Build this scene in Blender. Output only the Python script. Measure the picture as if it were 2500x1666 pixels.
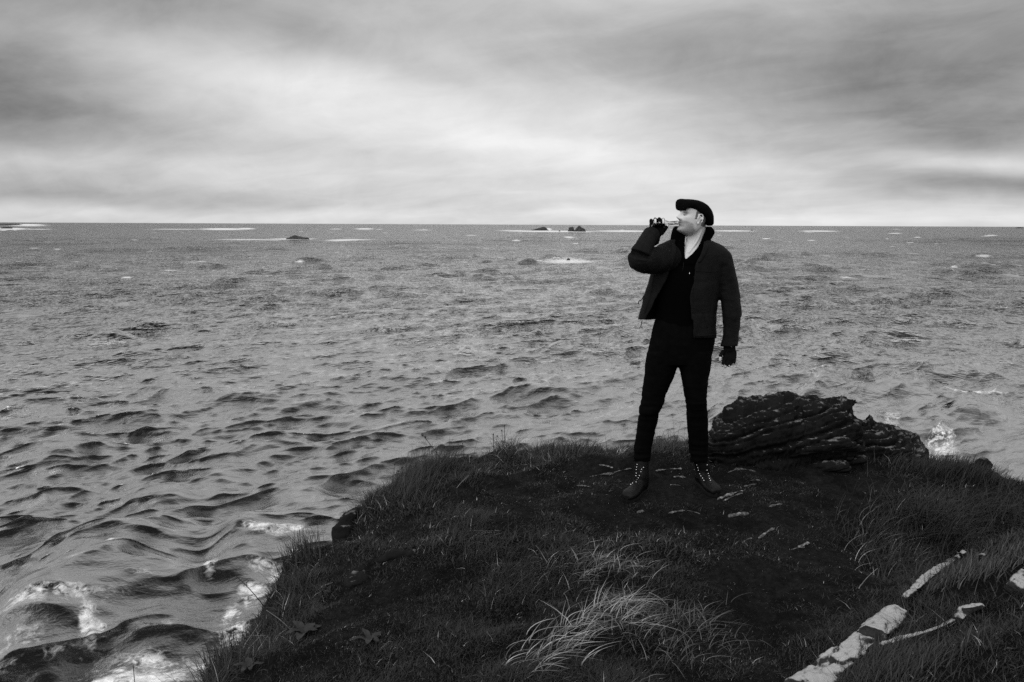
import bpy, bmesh, math, random
import numpy as np
from mathutils import Matrix, Vector

random.seed(7)
rng = np.random.default_rng(11)
S = bpy.context.scene
COL = S.collection
for o in list(bpy.data.objects):
    bpy.data.objects.remove(o, do_unlink=True)

# ------------------------------------------------------------------ camera, sky, sun, exposure
F = 1943.0                      # focal length in pixels of the 2500 px wide photograph
CAM = np.array([0.0, 0.0, 1.68])
PITCH = math.radians(8.33)
ROLL = 0.0044
Rm = Matrix.Rotation(math.pi / 2 - PITCH, 3, 'X') @ Matrix.Rotation(ROLL, 3, 'Z')
R = np.array(Rm)
cam_data = bpy.data.cameras.new('camera')
cam_data.sensor_width = 36.0
cam_data.lens = 36.0 * F / 2500.0
cam_data.clip_start = 0.05
cam_data.clip_end = 60000.0
cam = bpy.data.objects.new('camera', cam_data)
COL.objects.link(cam)
cam.matrix_world = Matrix.Translation(CAM) @ Rm.to_4x4()
S.camera = cam

SUN_ELEV, SUN_AZ = math.radians(42), math.radians(-152)   # azimuth from +Y (out to sea), clockwise


def ray(px, py):
    d = R @ np.array([(px - 1250.0) / F, -(py - 833.0) / F, -1.0])
    return d


def P(px, py, Y):
    d = ray(px, py)
    return CAM + d * (Y / d[1])


def PZ(px, py, z):
    d = ray(px, py)
    return CAM + d * ((z - CAM[2]) / d[2])


world = bpy.data.worlds.new('World')
S.world = world
world.use_nodes = True
wn, wl = world.node_tree.nodes, world.node_tree.links
wn.clear()


class NB:
    """small helper to chain shader nodes"""

    def __init__(self, tree):
        self.t, self.n, self.l = tree, tree.nodes, tree.links

    def node(self, kind, **kw):
        nd = self.n.new(kind)
        for k, v in kw.items():
            setattr(nd, k, v)
        return nd

    def put(self, sock, v):
        if hasattr(v, 'is_linked') or hasattr(v, 'links'):
            self.l.new(v, sock)
        else:
            sock.default_value = v

    def math(self, op, a, b=0.0, c=0.0, clamp=False):
        nd = self.node('ShaderNodeMath', operation=op, use_clamp=clamp)
        for i, v in enumerate((a, b, c)):
            self.put(nd.inputs[i], v)
        return nd.outputs[0]

    def vmath(self, op, a, b=(0, 0, 0)):
        nd = self.node('ShaderNodeVectorMath', operation=op)
        self.put(nd.inputs[0], a)
        self.put(nd.inputs[1], b)
        return nd.outputs['Value'] if op in ('DOT_PRODUCT', 'LENGTH') else nd.outputs[0]

    def noise(self, vec, scale, detail=4, rough=0.55, dist=0.0):
        nd = self.node('ShaderNodeTexNoise')
        self.put(nd.inputs['Vector'], vec)
        nd.inputs['Scale'].default_value = scale
        nd.inputs['Detail'].default_value = detail
        nd.inputs['Roughness'].default_value = rough
        nd.inputs['Distortion'].default_value = dist
        return nd.outputs['Fac']

    def remap(self, v, a, b, c=0.0, d=1.0, smooth=False):
        nd = self.node('ShaderNodeMapRange')
        if smooth:
            nd.interpolation_type = 'SMOOTHSTEP'
        self.put(nd.inputs['Value'], v)
        for k, x in zip(('From Min', 'From Max', 'To Min', 'To Max'), (a, b, c, d)):
            self.put(nd.inputs[k], x)
        return nd.outputs['Result']

    def scale(self, vec, s):
        return self.vmath('MULTIPLY', vec, s)


W = NB(world.node_tree)
wdir = W.node('ShaderNodeTexCoord').outputs['Generated']
sep = W.node('ShaderNodeSeparateXYZ')
wl.new(wdir, sep.inputs[0])
zc = W.math('MAXIMUM', sep.outputs['Z'], 0.0)
val = W.math('ADD', W.remap(zc, 0.0, 0.30, 0.46, 0.445, True), W.remap(zc, 0.36, 0.75, 0.0, 0.22, True))   # overcast: paler towards the horizon and the zenith
# stratocumulus sheet seen in perspective (a flat layer high above)
den = W.math('ADD', zc, 0.20)
cx = W.math('DIVIDE', sep.outputs['X'], den)
cy = W.math('DIVIDE', sep.outputs['Y'], den)
comb = W.node('ShaderNodeCombineXYZ')
wl.new(cx, comb.inputs[0])
wl.new(cy, comb.inputs[1])
rot = W.node('ShaderNodeVectorRotate', rotation_type='Z_AXIS')
wl.new(comb.outputs[0], rot.inputs['Vector'])
rot.inputs['Angle'].default_value = 0.5
n1 = W.noise(W.scale(rot.outputs[0], (0.55, 1.25, 1.0)), 0.8, 3, 0.5, 0.3)
n2 = W.noise(W.scale(rot.outputs[0], (1.0, 1.6, 1.0)), 2.6, 6, 0.55, 0.5)
cloud = W.math('ADD', W.math('MULTIPLY', W.math('SUBTRACT', n1, 0.5), 0.20), W.math('MULTIPLY', W.math('SUBTRACT', n2, 0.5), 0.17))
n3 = W.noise(W.scale(wdir, (1.0, 1.0, 1.8)), 6.0, 8, 0.66, 0.5)
cloud = W.math('ADD', cloud, W.math('MULTIPLY', W.math('SUBTRACT', n3, 0.5), 0.20))
val = W.math('ADD', val, cloud)
# wobble so that the single cloud banks keep ragged edges
wob = W.node('ShaderNodeTexNoise')
wl.new(W.scale(wdir, (1.0, 1.0, 1.7)), wob.inputs['Vector'])
wob.inputs['Scale'].default_value = 4.5
wob.inputs['Detail'].default_value = 4
wdir2 = W.vmath('ADD', wdir, W.scale(W.vmath('SUBTRACT', wob.outputs['Color'], (0.5, 0.5, 0.5)), (0.10, 0.10, 0.05)))
# cloud banks: centre, half length, half height (photo px), slant, brightness
BANKS = [
    (850, 255, 620, 60, 12, .22), (1330, 320, 420, 55, 12, .10), (1150, 450, 700, 60, 0, .05), (450, 150, 330, 45, 14, .10),
    (1750, 400, 330, 40, 6, .05), (2330, 406, 230, 20, 2, .24), (1900, 535, 650, 18, 0, .22), (130, 385, 260, 16, 3, .12),
    (350, 520, 700, 14, 0, .16), (1300, 215, 240, 45, 10, .10),
    (-60, 270, 300, 90, 9, -.24), (60, 478, 620, 26, 2, -.20), (1780, 130, 400, 60, 6, -.22), (1150, 75, 420, 50, 14, -.03),
    (2540, 30, 400, 200, -22, -.36), (2400, 310, 380, 48, 4, -.16), (2480, 468, 230, 24, 6, -.26), (-40, -20, 420, 150, 5, -.42),
    (980, 165, 330, 26, 17, -.10), (2130, 405, 160, 20, 8, -.14), (1180, 285, 160, 22, 6, -.07), (600, 330, 420, 30, 6, -.06),
]
for (bx, by, a, b, ang, amp) in BANKS:
    c = ray(bx, by)
    c = c / np.linalg.norm(c)
    t = math.radians(ang)
    e1 = R @ np.array([math.cos(t), -math.sin(t), 0.0])
    e1 = e1 - c * e1.dot(c)
    e1 /= np.linalg.norm(e1)
    e2 = np.cross(c, e1)
    d0 = W.vmath('SUBTRACT', wdir2, tuple(c))
    qs = W.node('ShaderNodeCombineXYZ')
    for i, v in enumerate((e1 * F / a * .75, e2 * F / b * .75, c * 3.0)):
        wl.new(W.vmath('DOT_PRODUCT', d0, tuple(v)), qs.inputs[i])
    q = W.vmath('DOT_PRODUCT', qs.outputs[0], qs.outputs[0])
    g = W.math('EXPONENT', W.math('MULTIPLY', q, -1.0))
    val = W.math('MULTIPLY_ADD', g, amp * (.62 if amp > 0 else .6), val)
val = W.math('MAXIMUM', val, 0.13)
sky = W.node('ShaderNodeTexSky', sky_type='NISHITA')
sky.sun_disc = False
sky.sun_elevation = SUN_ELEV
sky.sun_rotation = SUN_AZ
bw = W.node('ShaderNodeRGBToBW')
wl.new(sky.outputs[0], bw.inputs[0])
veil = W.math('MULTIPLY_ADD', W.math('MINIMUM', bw.outputs[0], 12.0), 0.012, 0.94)   # the clear sky only just shows through
val = W.math('MULTIPLY', W.math('MULTIPLY', val, veil), 10.0)
bg = W.node('ShaderNodeBackground')
wl.new(val, bg.inputs['Color'])
bg.inputs['Strength'].default_value = 0.1
wl.new(bg.outputs[0], W.node('ShaderNodeOutputWorld').inputs[0])

sun_data = bpy.data.lights.new('sun', 'SUN')
sun_data.energy = 1.5
sun_data.angle = math.radians(70)
sun_data.color = (1, 1, 1)
sun = bpy.data.objects.new('sun', sun_data)
COL.objects.link(sun)
sd = Vector((math.sin(SUN_AZ) * math.cos(SUN_ELEV), math.cos(SUN_AZ) * math.cos(SUN_ELEV), math.sin(SUN_ELEV)))
sun.rotation_euler = sd.to_track_quat('Z', 'Y').to_euler()
sun.location = (-30, 5, 30)

S.view_settings.view_transform = 'Standard'
S.view_settings.look = 'None'
S.view_settings.gamma = 1.0
S.view_settings.use_curve_mapping = False
S.view_settings.exposure = 0.45
S.render.engine = 'CYCLES'
S.cycles.use_denoising = False
S.cycles.max_bounces = 8
S.cycles.transparent_max_bounces = 8

# ------------------------------------------------------------------ helpers


def hash3(i, j, k, seed):
    h = (i.astype(np.int64) * 374761393 + j.astype(np.int64) * 668265263 + k.astype(np.int64) * 2147483647 + seed * 974634777)
    h = (h ^ (h >> 13)) * 1274126177
    h = h ^ (h >> 16)
    return (h & 0xFFFF).astype(np.float32) / 32767.5 - 1.0


def vnoise(p, seed=0):
    """value noise in -1..1 for an (n,3) array"""
    p = np.asarray(p, np.float32)
    f = np.floor(p)
    i = f.astype(np.int64)
    t = p - f
    t = t * t * t * (t * (t * 6 - 15) + 10)
    out = 0
    for a in (0, 1):
        wa = t[:, 0] if a else 1 - t[:, 0]
        for b in (0, 1):
            wb = t[:, 1] if b else 1 - t[:, 1]
            for c in (0, 1):
                wc = t[:, 2] if c else 1 - t[:, 2]
                out = out + wa * wb * wc * hash3(i[:, 0] + a, i[:, 1] + b, i[:, 2] + c, seed)
    return out


def fbm(p, oct=4, seed=0, gain=0.5):
    p = np.asarray(p, np.float32)
    s, a, tot = 0, 1.0, 0
    for o in range(oct):
        s = s + a * vnoise(p * (2.03 ** o) + 17.3 * o, seed + o)
        tot += a
        a *= gain
    return s / tot


def fbm2(x, y, oct=4, seed=0, gain=.5):
    return fbm(np.stack([x, y, np.zeros_like(x)], -1), oct, seed, gain)


def sstep(a, b, x):
    t = np.clip((x - a) / (b - a), 0, 1)
    return t * t * (3 - 2 * t)


def mesh_np(name, verts, faces, smooth=True, attrs=None):
    """faces: (m,3) or (m,4) int array, or a list of lists"""
    me = bpy.data.meshes.new(name)
    verts = np.asarray(verts, np.float32)
    if isinstance(faces, np.ndarray):
        m, k = faces.shape
        me.vertices.add(len(verts))
        me.vertices.foreach_set('co', verts.ravel())
        me.loops.add(m * k)
        me.loops.foreach_set('vertex_index', faces.astype(np.int32).ravel())
        me.polygons.add(m)
        me.polygons.foreach_set('loop_start', np.arange(0, m * k, k, dtype=np.int32))
        me.update(calc_edges=True)
    else:
        me.from_pydata([tuple(v) for v in verts], [], faces)
        me.update()
    me.polygons.foreach_set('use_smooth', np.full(len(me.polygons), smooth))
    for an, av in (attrs or {}).items():
        at = me.attributes.new(an, 'FLOAT', 'POINT')
        at.data.foreach_set('value', np.asarray(av, np.float32))
    return me


def obj(name, me, mat=None, parent=None, **props):
    o = bpy.data.objects.new(name, me)
    COL.objects.link(o)
    if mat is not None and me is not None and len(me.materials) == 0:
        me.materials.append(mat)
    if parent is not None:
        o.parent = parent
    for k, v in props.items():
        o[k] = v
    return o


def thing(name, label, cat, loc=(0, 0, 0), group=None):
    o = bpy.data.objects.new(name, None)
    COL.objects.link(o)
    o.empty_display_size = 0.2
    o['label'] = label
    o['category'] = cat
    if group:
        o['group'] = group
    return o


class MB:
    """collects closed lofts and blobs into one vertex/face list"""

    def __init__(self):
        self.v, self.f, self.n = [], [], 0

    def add(self, verts, faces):
        self.v.append(np.asarray(verts, float))
        self.f += [[i + self.n for i in fc] for fc in faces]
        self.n += len(verts)

    def loft(self, rings, closed=True, cap=True, strip=False):
        k = len(rings[0])
        V = [np.asarray(r, float) for r in rings]
        fs = []
        for i in range(len(V) - 1):
            for j in range(k if closed else k - 1):
                a, b = i * k + j, i * k + (j + 1) % k
                fs.append([a, b, b + k, a + k])
        verts = list(np.concatenate(V))
        if cap:
            for i, rev in ((0, True), (len(V) - 1, False)):
                if strip:                       # ring is an outer arc followed by the inner arc back
                    h = k // 2
                    for j in range(h - 1):
                        q = [i * k + j, i * k + j + 1, i * k + k - 2 - j, i * k + k - 1 - j]
                        fs.append(q[::-1] if rev else q)
                else:
                    c = len(verts)
                    verts.append(V[i].mean(0))
                    for j in range(k):
                        q = [i * k + j, i * k + (j + 1) % k, c]
                        fs.append(q[::-1] if rev else q)
        self.add(verts, fs)

    def tube(self, pts, rad, n=10, flat=1.0, up=(0, 0, 1)):
        pts = np.asarray(pts, float)
        rad = np.broadcast_to(rad, (len(pts),))
        rings = []
        for i, p in enumerate(pts):
            t = pts[min(i + 1, len(pts) - 1)] - pts[max(i - 1, 0)]
            t = t / (np.linalg.norm(t) + 1e-9)
            u = np.array(up, float)
            if abs(u.dot(t)) > .95:
                u = np.array([1.0, 0, 0])
            a = np.cross(t, u)
            a /= np.linalg.norm(a)
            b = np.cross(a, t)
            th = np.linspace(0, 2 * math.pi, n, endpoint=False)
            rings.append(p + rad[i] * (np.cos(th)[:, None] * a + flat * np.sin(th)[:, None] * b))
        e0 = pts[0] - (pts[1] - pts[0]) / np.linalg.norm(pts[1] - pts[0]) * rad[0] * .6
        e1 = pts[-1] + (pts[-1] - pts[-2]) / np.linalg.norm(pts[-1] - pts[-2]) * rad[-1] * .6
        rings = [e0 + (rings[0] - pts[0]) * .45] + rings + [e1 + (rings[-1] - pts[-1]) * .45]
        self.loft(rings)

    def ball(self, c, r, axes=None, n=12):
        c = np.asarray(c, float)
        r = np.broadcast_to(r, (3,))
        A = np.eye(3) if axes is None else np.asarray(axes)
        rings = []
        for i in range(1, n):
            ph = -math.pi / 2 + math.pi * i / n
            th = np.linspace(0, 2 * math.pi, 2 * n, endpoint=False)
            loc = np.stack([math.cos(ph) * np.cos(th) * r[0], math.cos(ph) * np.sin(th) * r[1], np.full(2 * n, math.sin(ph) * r[2])], -1)
            rings.append(c + loc @ A)
        self.loft(rings)

    def mesh(self, name, smooth=True):
        me = bpy.data.meshes.new(name)
        me.from_pydata([tuple(v) for v in np.concatenate(self.v)], [], self.f)
        me.update()
        bm = bmesh.new()
        bm.from_mesh(me)
        bmesh.ops.recalc_face_normals(bm, faces=bm.faces)
        bm.to_mesh(me)
        bm.free()
        me.polygons.foreach_set('use_smooth', np.full(len(me.polygons), smooth))
        return me


def smooth_path(pts, n=12):
    pts = np.asarray(pts, float)
    t = np.arange(len(pts))
    tt = np.linspace(0, len(pts) - 1, n)
    out = []
    for x in tt:
        i = min(int(x), len(pts) - 2)
        u = x - i
        p0, p1, p2, p3 = pts[max(i - 1, 0)], pts[i], pts[i + 1], pts[min(i + 2, len(pts) - 1)]
        out.append(.5 * ((2 * p1) + (-p0 + p2) * u + (2 * p0 - 5 * p1 + 4 * p2 - p3) * u * u + (-p0 + 3 * p1 - 3 * p2 + p3) * u ** 3))
    return np.array(out)


def remeshed(mb, name, voxel, smooth=4, factor=.5):
    """one continuous skin over all the volumes gathered in mb"""
    me = mb.mesh(name + '_raw')
    o = bpy.data.objects.new(name + '_raw', me)
    COL.objects.link(o)
    m = o.modifiers.new('r', 'REMESH')
    m.mode = 'VOXEL'
    m.voxel_size = voxel
    m.use_smooth_shade = True
    if smooth:
        s = o.modifiers.new('s', 'SMOOTH')
        s.factor = factor
        s.iterations = smooth
    dg = bpy.context.evaluated_depsgraph_get()
    out = bpy.data.meshes.new_from_object(o.evaluated_get(dg))
    out.name = name
    out.materials.clear()
    bpy.data.objects.remove(o, do_unlink=True)
    bpy.data.meshes.remove(me)
    return out


def get_co(me):
    a = np.empty(len(me.vertices) * 3, np.float32)
    me.vertices.foreach_get('co', a)
    return a.reshape(-1, 3)


def get_no(me):
    a = np.empty(len(me.vertices) * 3, np.float32)
    me.vertices.foreach_get('normal', a)
    return a.reshape(-1, 3)


def set_co(me, co):
    me.vertices.foreach_set('co', np.asarray(co, np.float32).ravel())
    me.update()


def displace(me, fn):
    co, no = get_co(me), get_no(me)
    set_co(me, co + no * fn(co, no)[:, None])


# ------------------------------------------------------------------ materials
MATS = {}


def mat_basic(name, col, rough=.8, var=.3, scale=8.0, bump=0.0, bscale=60.0, spec=.3, detail=6, metal=0.0, patch=None, crust=None):
    m = bpy.data.materials.new(name)
    m.use_nodes = True
    m.node_tree.nodes.clear()
    b = NB(m.node_tree)
    co = b.node('ShaderNodeTexCoord').outputs['Object']
    n = b.noise(co, scale, detail, .6)
    v = b.math('MULTIPLY', b.remap(n, .3, .7, 1 - var, 1 + var), col)
    if patch:                                    # lichen or wear: (colour, scale, low, high)
        pn = b.noise(co, patch[1], 7, .65, .3)
        k = b.remap(pn, patch[2], patch[3])
        mx = b.node('ShaderNodeMix', data_type='FLOAT')
        b.put(mx.inputs[0], k)
        b.put(mx.inputs[2], v)
        b.put(mx.inputs[3], b.math('MULTIPLY', b.remap(n, .3, .7, 1 - var * .6, 1 + var * .6), patch[0]))
        v = mx.outputs[0]
    if crust:                                    # lichen that grows on the upward faces: (colour, scale)
        nz_ = b.node('ShaderNodeSeparateXYZ')
        b.put(nz_.inputs[0], b.node('ShaderNodeNewGeometry').outputs['Normal'])
        cn = b.noise(co, crust[1], 7, .7, .4)
        k = b.remap(b.math('ADD', b.math('MULTIPLY', nz_.outputs['Z'], .40), cn), crust[2], crust[3])
        mx = b.node('ShaderNodeMix', data_type='FLOAT')
        b.put(mx.inputs[0], k)
        b.put(mx.inputs[2], v)
        mx.inputs[3].default_value = crust[0]
        v = mx.outputs[0]
    pr = b.node('ShaderNodeBsdfPrincipled')
    b.put(pr.inputs['Base Color'], v)
    pr.inputs['Roughness'].default_value = rough
    pr.inputs['Metallic'].default_value = metal
    pr.inputs['Specular IOR Level'].default_value = spec
    if bump:
        bp = b.node('ShaderNodeBump')
        bp.inputs['Strength'].default_value = min(1.0, bump)
        bp.inputs['Distance'].default_value = 0.01
        b.put(bp.inputs['Height'], b.noise(co, bscale, 6, .65))
        b.put(pr.inputs['Normal'], bp.outputs[0])
    b.l.new(pr.outputs[0], b.node('ShaderNodeOutputMaterial').inputs[0])
    MATS[name] = m
    return m


def mat_attr(name, attr, rough=.6, spec=.25, trans=0.0):
    m = bpy.data.materials.new(name)
    m.use_nodes = True
    m.node_tree.nodes.clear()
    b = NB(m.node_tree)
    a = b.node('ShaderNodeAttribute', attribute_name=attr).outputs['Fac']
    pr = b.node('ShaderNodeBsdfPrincipled')
    b.put(pr.inputs['Base Color'], a)
    pr.inputs['Roughness'].default_value = rough
    pr.inputs['Specular IOR Level'].default_value = spec
    b.l.new(pr.outputs[0], b.node('ShaderNodeOutputMaterial').inputs[0])
    return m


M_JACKET = mat_basic('waxed_cotton', .0046, .8, .6, 14, .6, 300, .12)
M_SHIRT = mat_basic('black_cotton', .0012, .95, .2, 40, 0, 0, .02)
M_TROUSER = mat_basic('black_denim', .002, .9, .3, 25, .3, 400, .03)
M_CAP = mat_basic('black_wool', .003, .95, .4, 120, .6, 300, .04)
M_GLOVE = mat_basic('black_knit', .004, .95, .3, 60, .5, 350, .08)
M_LEATHER = mat_basic('black_leather', .0028, .5, .4, 20, .4, 120, .14)
M_SOLE = mat_basic('black_rubber', .005, .8, .2, 20, 0, 0, .1)
M_STEEL = mat_basic('bright_steel', .75, .25, .05, 20, 0, 0, .5, metal=1.0)
M_LACE = mat_basic('black_lace', .008, .8, .2, 80, 0, 0, .2)
M_HAIR = mat_basic('dark_hair', .02, .6, .4, 150, .3, 400, .3)
M_SOIL = mat_basic('soil', .0075, .95, .7, 30, 1.0, 90, .06, patch=(.003, 5.0, .42, .58))
M_ROCK = mat_basic('dark_schist', .0055, .85, .6, 5, 1.0, 30, .1, crust=(.13, 12.0, .88, 1.0))
M_PALE = mat_basic('lichen_rock', .025, .9, .5, 22, 1.0, 60, .2, crust=(.33, 13.0, .70, .84))
M_SEAROCK = mat_basic('wet_sea_rock', .012, .5, .4, .3, 0, 0, .4)
# ------------------------------------------------------------------ the sea
SEA = -4.3
HC = CAM[2] - SEA


def sea_xy(px, py):
    return PZ(px, py, SEA)[:2]


pr_rows = np.concatenate([[0.2, .6, 1.0], np.arange(1.6, 60, 1.25), np.arange(60, 300, 1.7), np.arange(300, 1250, 1.9), np.arange(1260, 1500, 30), [1700, 2400, 4000, 9000]])
rad = HC * F / pr_rows
phi = np.radians(np.linspace(-43, 43, 1020))
RR, PH = np.meshgrid(rad, phi, indexing='ij')
X0, Y0 = (RR * np.sin(PH)).ravel(), (RR * np.cos(PH)).ravel()
rr = RR.ravel()
dr = np.abs(np.gradient(rad))
DR = np.maximum(np.repeat(dr, len(phi)) * .55, rr * (phi[1] - phi[0]))
dx, dy, dz = np.zeros_like(X0), np.zeros_like(X0), np.zeros_like(X0)
wr = np.random.default_rng(5)
sx, sy = np.zeros_like(X0), np.zeros_like(X0)
NWAVE = 150
near = sstep(30, 9, rr)
for i in range(NWAVE):
    lam = 0.24 * (8.5 / 0.24) ** ((i + wr.random()) / NWAVE)
    spread = 0.36 - .12 * min(1, lam / 6)
    th = math.radians(-57) + wr.normal() * spread          # travel direction: towards the viewer and to the right
    kx, ky = math.cos(th), math.sin(th)
    k = 2 * math.pi / lam
    amp = 0.0036 * lam ** (1.0 if lam < 6 else .8) * (0.7 + .6 * wr.random()) * (2.3 if lam < .8 else 1.8 if lam < 2.2 else 1.0)
    att = sstep(1.7, 3.6, lam / DR)
    m = att > 0
    ph = k * (kx * X0[m] + ky * Y0[m]) + wr.random() * 6.283
    a = amp * att[m]
    s, c = np.sin(ph), np.cos(ph)
    q = 1.25 if lam < 3 else .85
    dz[m] += a * s
    lean = .75 * min(1.0, 6.0 / lam)
    dx[m] += kx * a * (q * c + lean * s)
    dy[m] += ky * a * (q * c + lean * s)
    sx[m] += -a * k * s          # convergence -> whitecaps
# gustiness: patches of calmer and rougher water
gust = fbm2(X0 / 14, Y0 / 22, 3, 3)
gm = 1.0 + .7 * gust
dz *= gm
dx *= gm
dy *= gm
# single larger crests, each with a steeper face towards the shore
CRESTS = [
    (130, 1410, 330, 1335, .30), (330, 1335, 500, 1308, .34), (500, 1308, 640, 1326, .30), (640, 1330, 800, 1335, .2),
    (-40, 1545, 250, 1478, .34), (250, 1478, 500, 1408, .60), (500, 1408, 640, 1400, .34),
    (-60, 1560, 240, 1540, .62), (300, 1600, 520, 1520, .3), (-30, 1640, 200, 1625, .3),
    (310, 955, 590, 980, .34), (-20, 990, 175, 1003, .36), (590, 1018, 870, 975, .34), (940, 850, 1130, 818, .33), (1070, 872, 1200, 860, .28),
    (2170, 905, 2360, 935, .42), (2300, 888, 2520, 900, .38), (2180, 975, 2330, 985, .25), (680, 715, 880, 722, .4), (180, 820, 245, 822, .4),
    (250, 842, 340, 835, .34), (320, 1235, 460, 1208, .26), (100, 1140, 300, 1085, .26), (440, 1195, 620, 1165, .24), (840, 940, 1100, 930, .3),
    (1220, 970, 1420, 975, .3), (1380, 870, 1500, 890, .25), (1900, 745, 2080, 752, .3), (1800, 1000, 1990, 990, .2), (2250, 790, 2450, 800, .3),
    (60, 1240, 260, 1200, .25), (560, 1120, 760, 1085, .24), (880, 1060, 1040, 1035, .22), (1150, 1040, 1330, 1030, .2), (300, 700, 360, 702, .3),
    (700, 1240, 850, 1215, .2), (20, 1110, 150, 1118, .26), (330, 1060, 470, 1030, .26), (1500, 760, 1580, 765, .28), (1960, 870, 2130, 890, .25),
]
for k in range(130):                           # many smaller breaking crests out to the middle distance
    py = 552 + 10 ** wr.uniform(1.45, 2.5)
    px, hl_ = wr.uniform(-60, 2560), wr.uniform(10, 34) * (.6 + (py - 552) / 250)
    CRESTS.append((px - hl_, py + wr.normal() * 2, px + hl_, py + wr.normal() * 2, wr.uniform(.26, .42)))
for k in range(45):
    py, px, hl_ = wr.uniform(690, 1060), wr.uniform(1720, 2540), wr.uniform(30, 75)
    CRESTS.append((px - hl_, py - 6 + wr.normal() * 3, px + hl_, py + 6 + wr.normal() * 3, wr.uniform(.25, .45)))
near_crest = np.zeros_like(X0)
for (x0, y0, x1, y1, H) in CRESTS:
    a, b = sea_xy(x0, y0), sea_xy(x1, y1)
    c = (a + b) / 2
    L = np.linalg.norm(b - a) / 2
    u = (b - a) / (2 * L)
    n = np.array([u[1], -u[0]])
    if n.dot(-c) < 0:
        n = -n
    m = (np.abs(X0 - c[0]) < 3 * L + 5) & (np.abs(Y0 - c[1]) < 3 * L + 5)
    U = (X0[m] - c[0]) * u[0] + (Y0[m] - c[1]) * u[1]
    V = (X0[m] - c[0]) * n[0] + (Y0[m] - c[1]) * n[1]
    V = V + .35 * fbm2(U * .8 + H * 31, np.zeros_like(U), 3, 9) + .10 * (U / L) ** 2 * L * .3
    rc = np.hypot(c[0], c[1])
    wide = max(1.0, 1.9 * 1.7 * rc * rc / (HC * F) * .55)
    w = (1.0 + .8 * H) * wide
    H = H * min(wide, 2.2) ** .7
    sh = np.where(V > 0, np.exp(-(V / (.42 * w)) ** 2), np.exp(-(V / (1.7 * w)) ** 2)) - .25 * np.exp(-((V - 1.1 * w) / (.8 * w)) ** 2)
    e = np.exp(-(np.abs(U) / L) ** 2.6)
    H = H * .85
    dz[m] += H * e * sh
    dx[m] += n[0] * .3 * H * e * sh
    dy[m] += n[1] * .3 * H * e * sh
    near_crest[m] = np.maximum(near_crest[m], e * np.exp(-((V - .1) / .35) ** 2) * (H > .29))
# foam: white water where the sea breaks over reefs, at crests and at the foot of the headland
FOAM = [
    (1525, 564.5, 75, 2.0, 1.0), (1340, 565, 110, 2.0, 1.0), (1250, 563, 40, 1.2, .9), (1338, 559.5, 9, 3, 1.0), (545, 559.5, 55, 2.2, 1.0), (600, 558.5, 22, 2, .95), (70, 549, 30, 2, 1.0), (25, 559, 35, 2, 1.0), (95, 560, 30, 1.0, .9),
    (430, 560, 70, 1.2, .8), (600, 587, 75, 3.2, .95), (715, 584, 60, 1.6, .95), (860, 587, 65, 3.2, .95), (890, 559, 24, 1.8, .95), (820, 559.5, 16, 1.0, .9), (1030, 562, 30, 1.2, .8), (1790, 564, 55, 1.6, .95), (2000, 564.5, 45, 1.6, .95), (1415, 566, 40, 1.5, .95),
    (2185, 570, 16, 1.2, .9), (2240, 580, 9, 1.2, .9), (2420, 575, 14, 1.2, .9), (1870, 583, 10, 1.3, .9), (1980, 587, 10, 1.3, .9), (1390, 583, 14, 1.6, .9), (1405, 595, 9, 1.4, .85), (1150, 575, 16, 1.2, .8), (330, 588, 10, 1.2, .8), (1385, 638, 75, 6, .86), (1300, 636, 40, 2, .8), (1260, 588, 14, 1.5, .85), (2400, 627, 18, 1.4, .85), (1560, 672, 15, 1.8, .85), (420, 660, 22, 1.8, .8), (310, 678, 14, 2, .85), (640, 648, 12, 1.6, .8), (490, 640, 16, 1.6, .8), (780, 690, 16, 2, .7), (2330, 652, 8, 2, .8), (2070, 677, 20, 1.6, .8), (1010, 610, 14, 1.3, .8), (140, 610, 9, 1.2, .8),
    (503, 1412, 22, 30, .86), (660, 1326, 62, 13, .84), (730, 1318, 50, 8, .72), (615, 1452, 45, 26, .76), (565, 1490, 30, 22, .72), (580, 1535, 50, 30, .70), (545, 1580, 60, 25, .74), (640, 1400, 60, 14, .6), (720, 1375, 26, 26, .74), (680, 1415, 34, 22, .68),
    (345, 1640, 130, 42, .80), (470, 1600, 90, 22, .64), (520, 1650, 80, 30, .72), (222, 1565, 26, 38, .86), (150, 1535, 150, 14, .60), (60, 1600, 60, 16, .56), (275, 1408, 26, 12, .76), (110, 1475, 110, 7, .5), (330, 1470, 40, 8, .5), (20, 1660, 60, 20, .55), (190, 1610, 90, 20, .54), (400, 1545, 70, 14, .55),
    (2310, 1085, 24, 42, .70), (2000, 912, 24, 18, .62), (2025, 905, 18, 10, .6), (2380, 965, 75, 4, .7), (2255, 1100, 30, 22, .64), (2160, 1030, 40, 22, .6), (2230, 935, 18, 24, .5), (2380, 900, 16, 20, .5), (1325, 935, 60, 10, .5), (1115, 850, 22, 9, .55),
]
for k in range(100):                           # scattered whitecaps
    py = 552 + 10 ** wr.uniform(.75, 2.05)
    FOAM.append((wr.uniform(-30, 2530), py, wr.uniform(3, 10) * (1 + (py - 552) / 200), wr.uniform(.38, .7) * (1 + (py - 552) / 120), wr.uniform(.6, .92)))
foam = np.zeros_like(X0)
for (px, py, a, b, dens) in FOAM:
    c = sea_xy(px, py)
    r = np.linalg.norm(c)
    e = c / r
    t = np.array([-e[1], e[0]])
    A = a * r / F * 1.15
    B = b * r * r / (HC * F) * 1.15
    q = (((X0 - c[0]) * t[0] + (Y0 - c[1]) * t[1]) / A) ** 2 + (((X0 - c[0]) * e[0] + (Y0 - c[1]) * e[1]) / B) ** 2
    foam = np.maximum(foam, dens * np.exp(-q ** 1.3 * .8))
caps = sstep(.33, .55, sx * gm) * sstep(30, 60, rr) * .6
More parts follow.
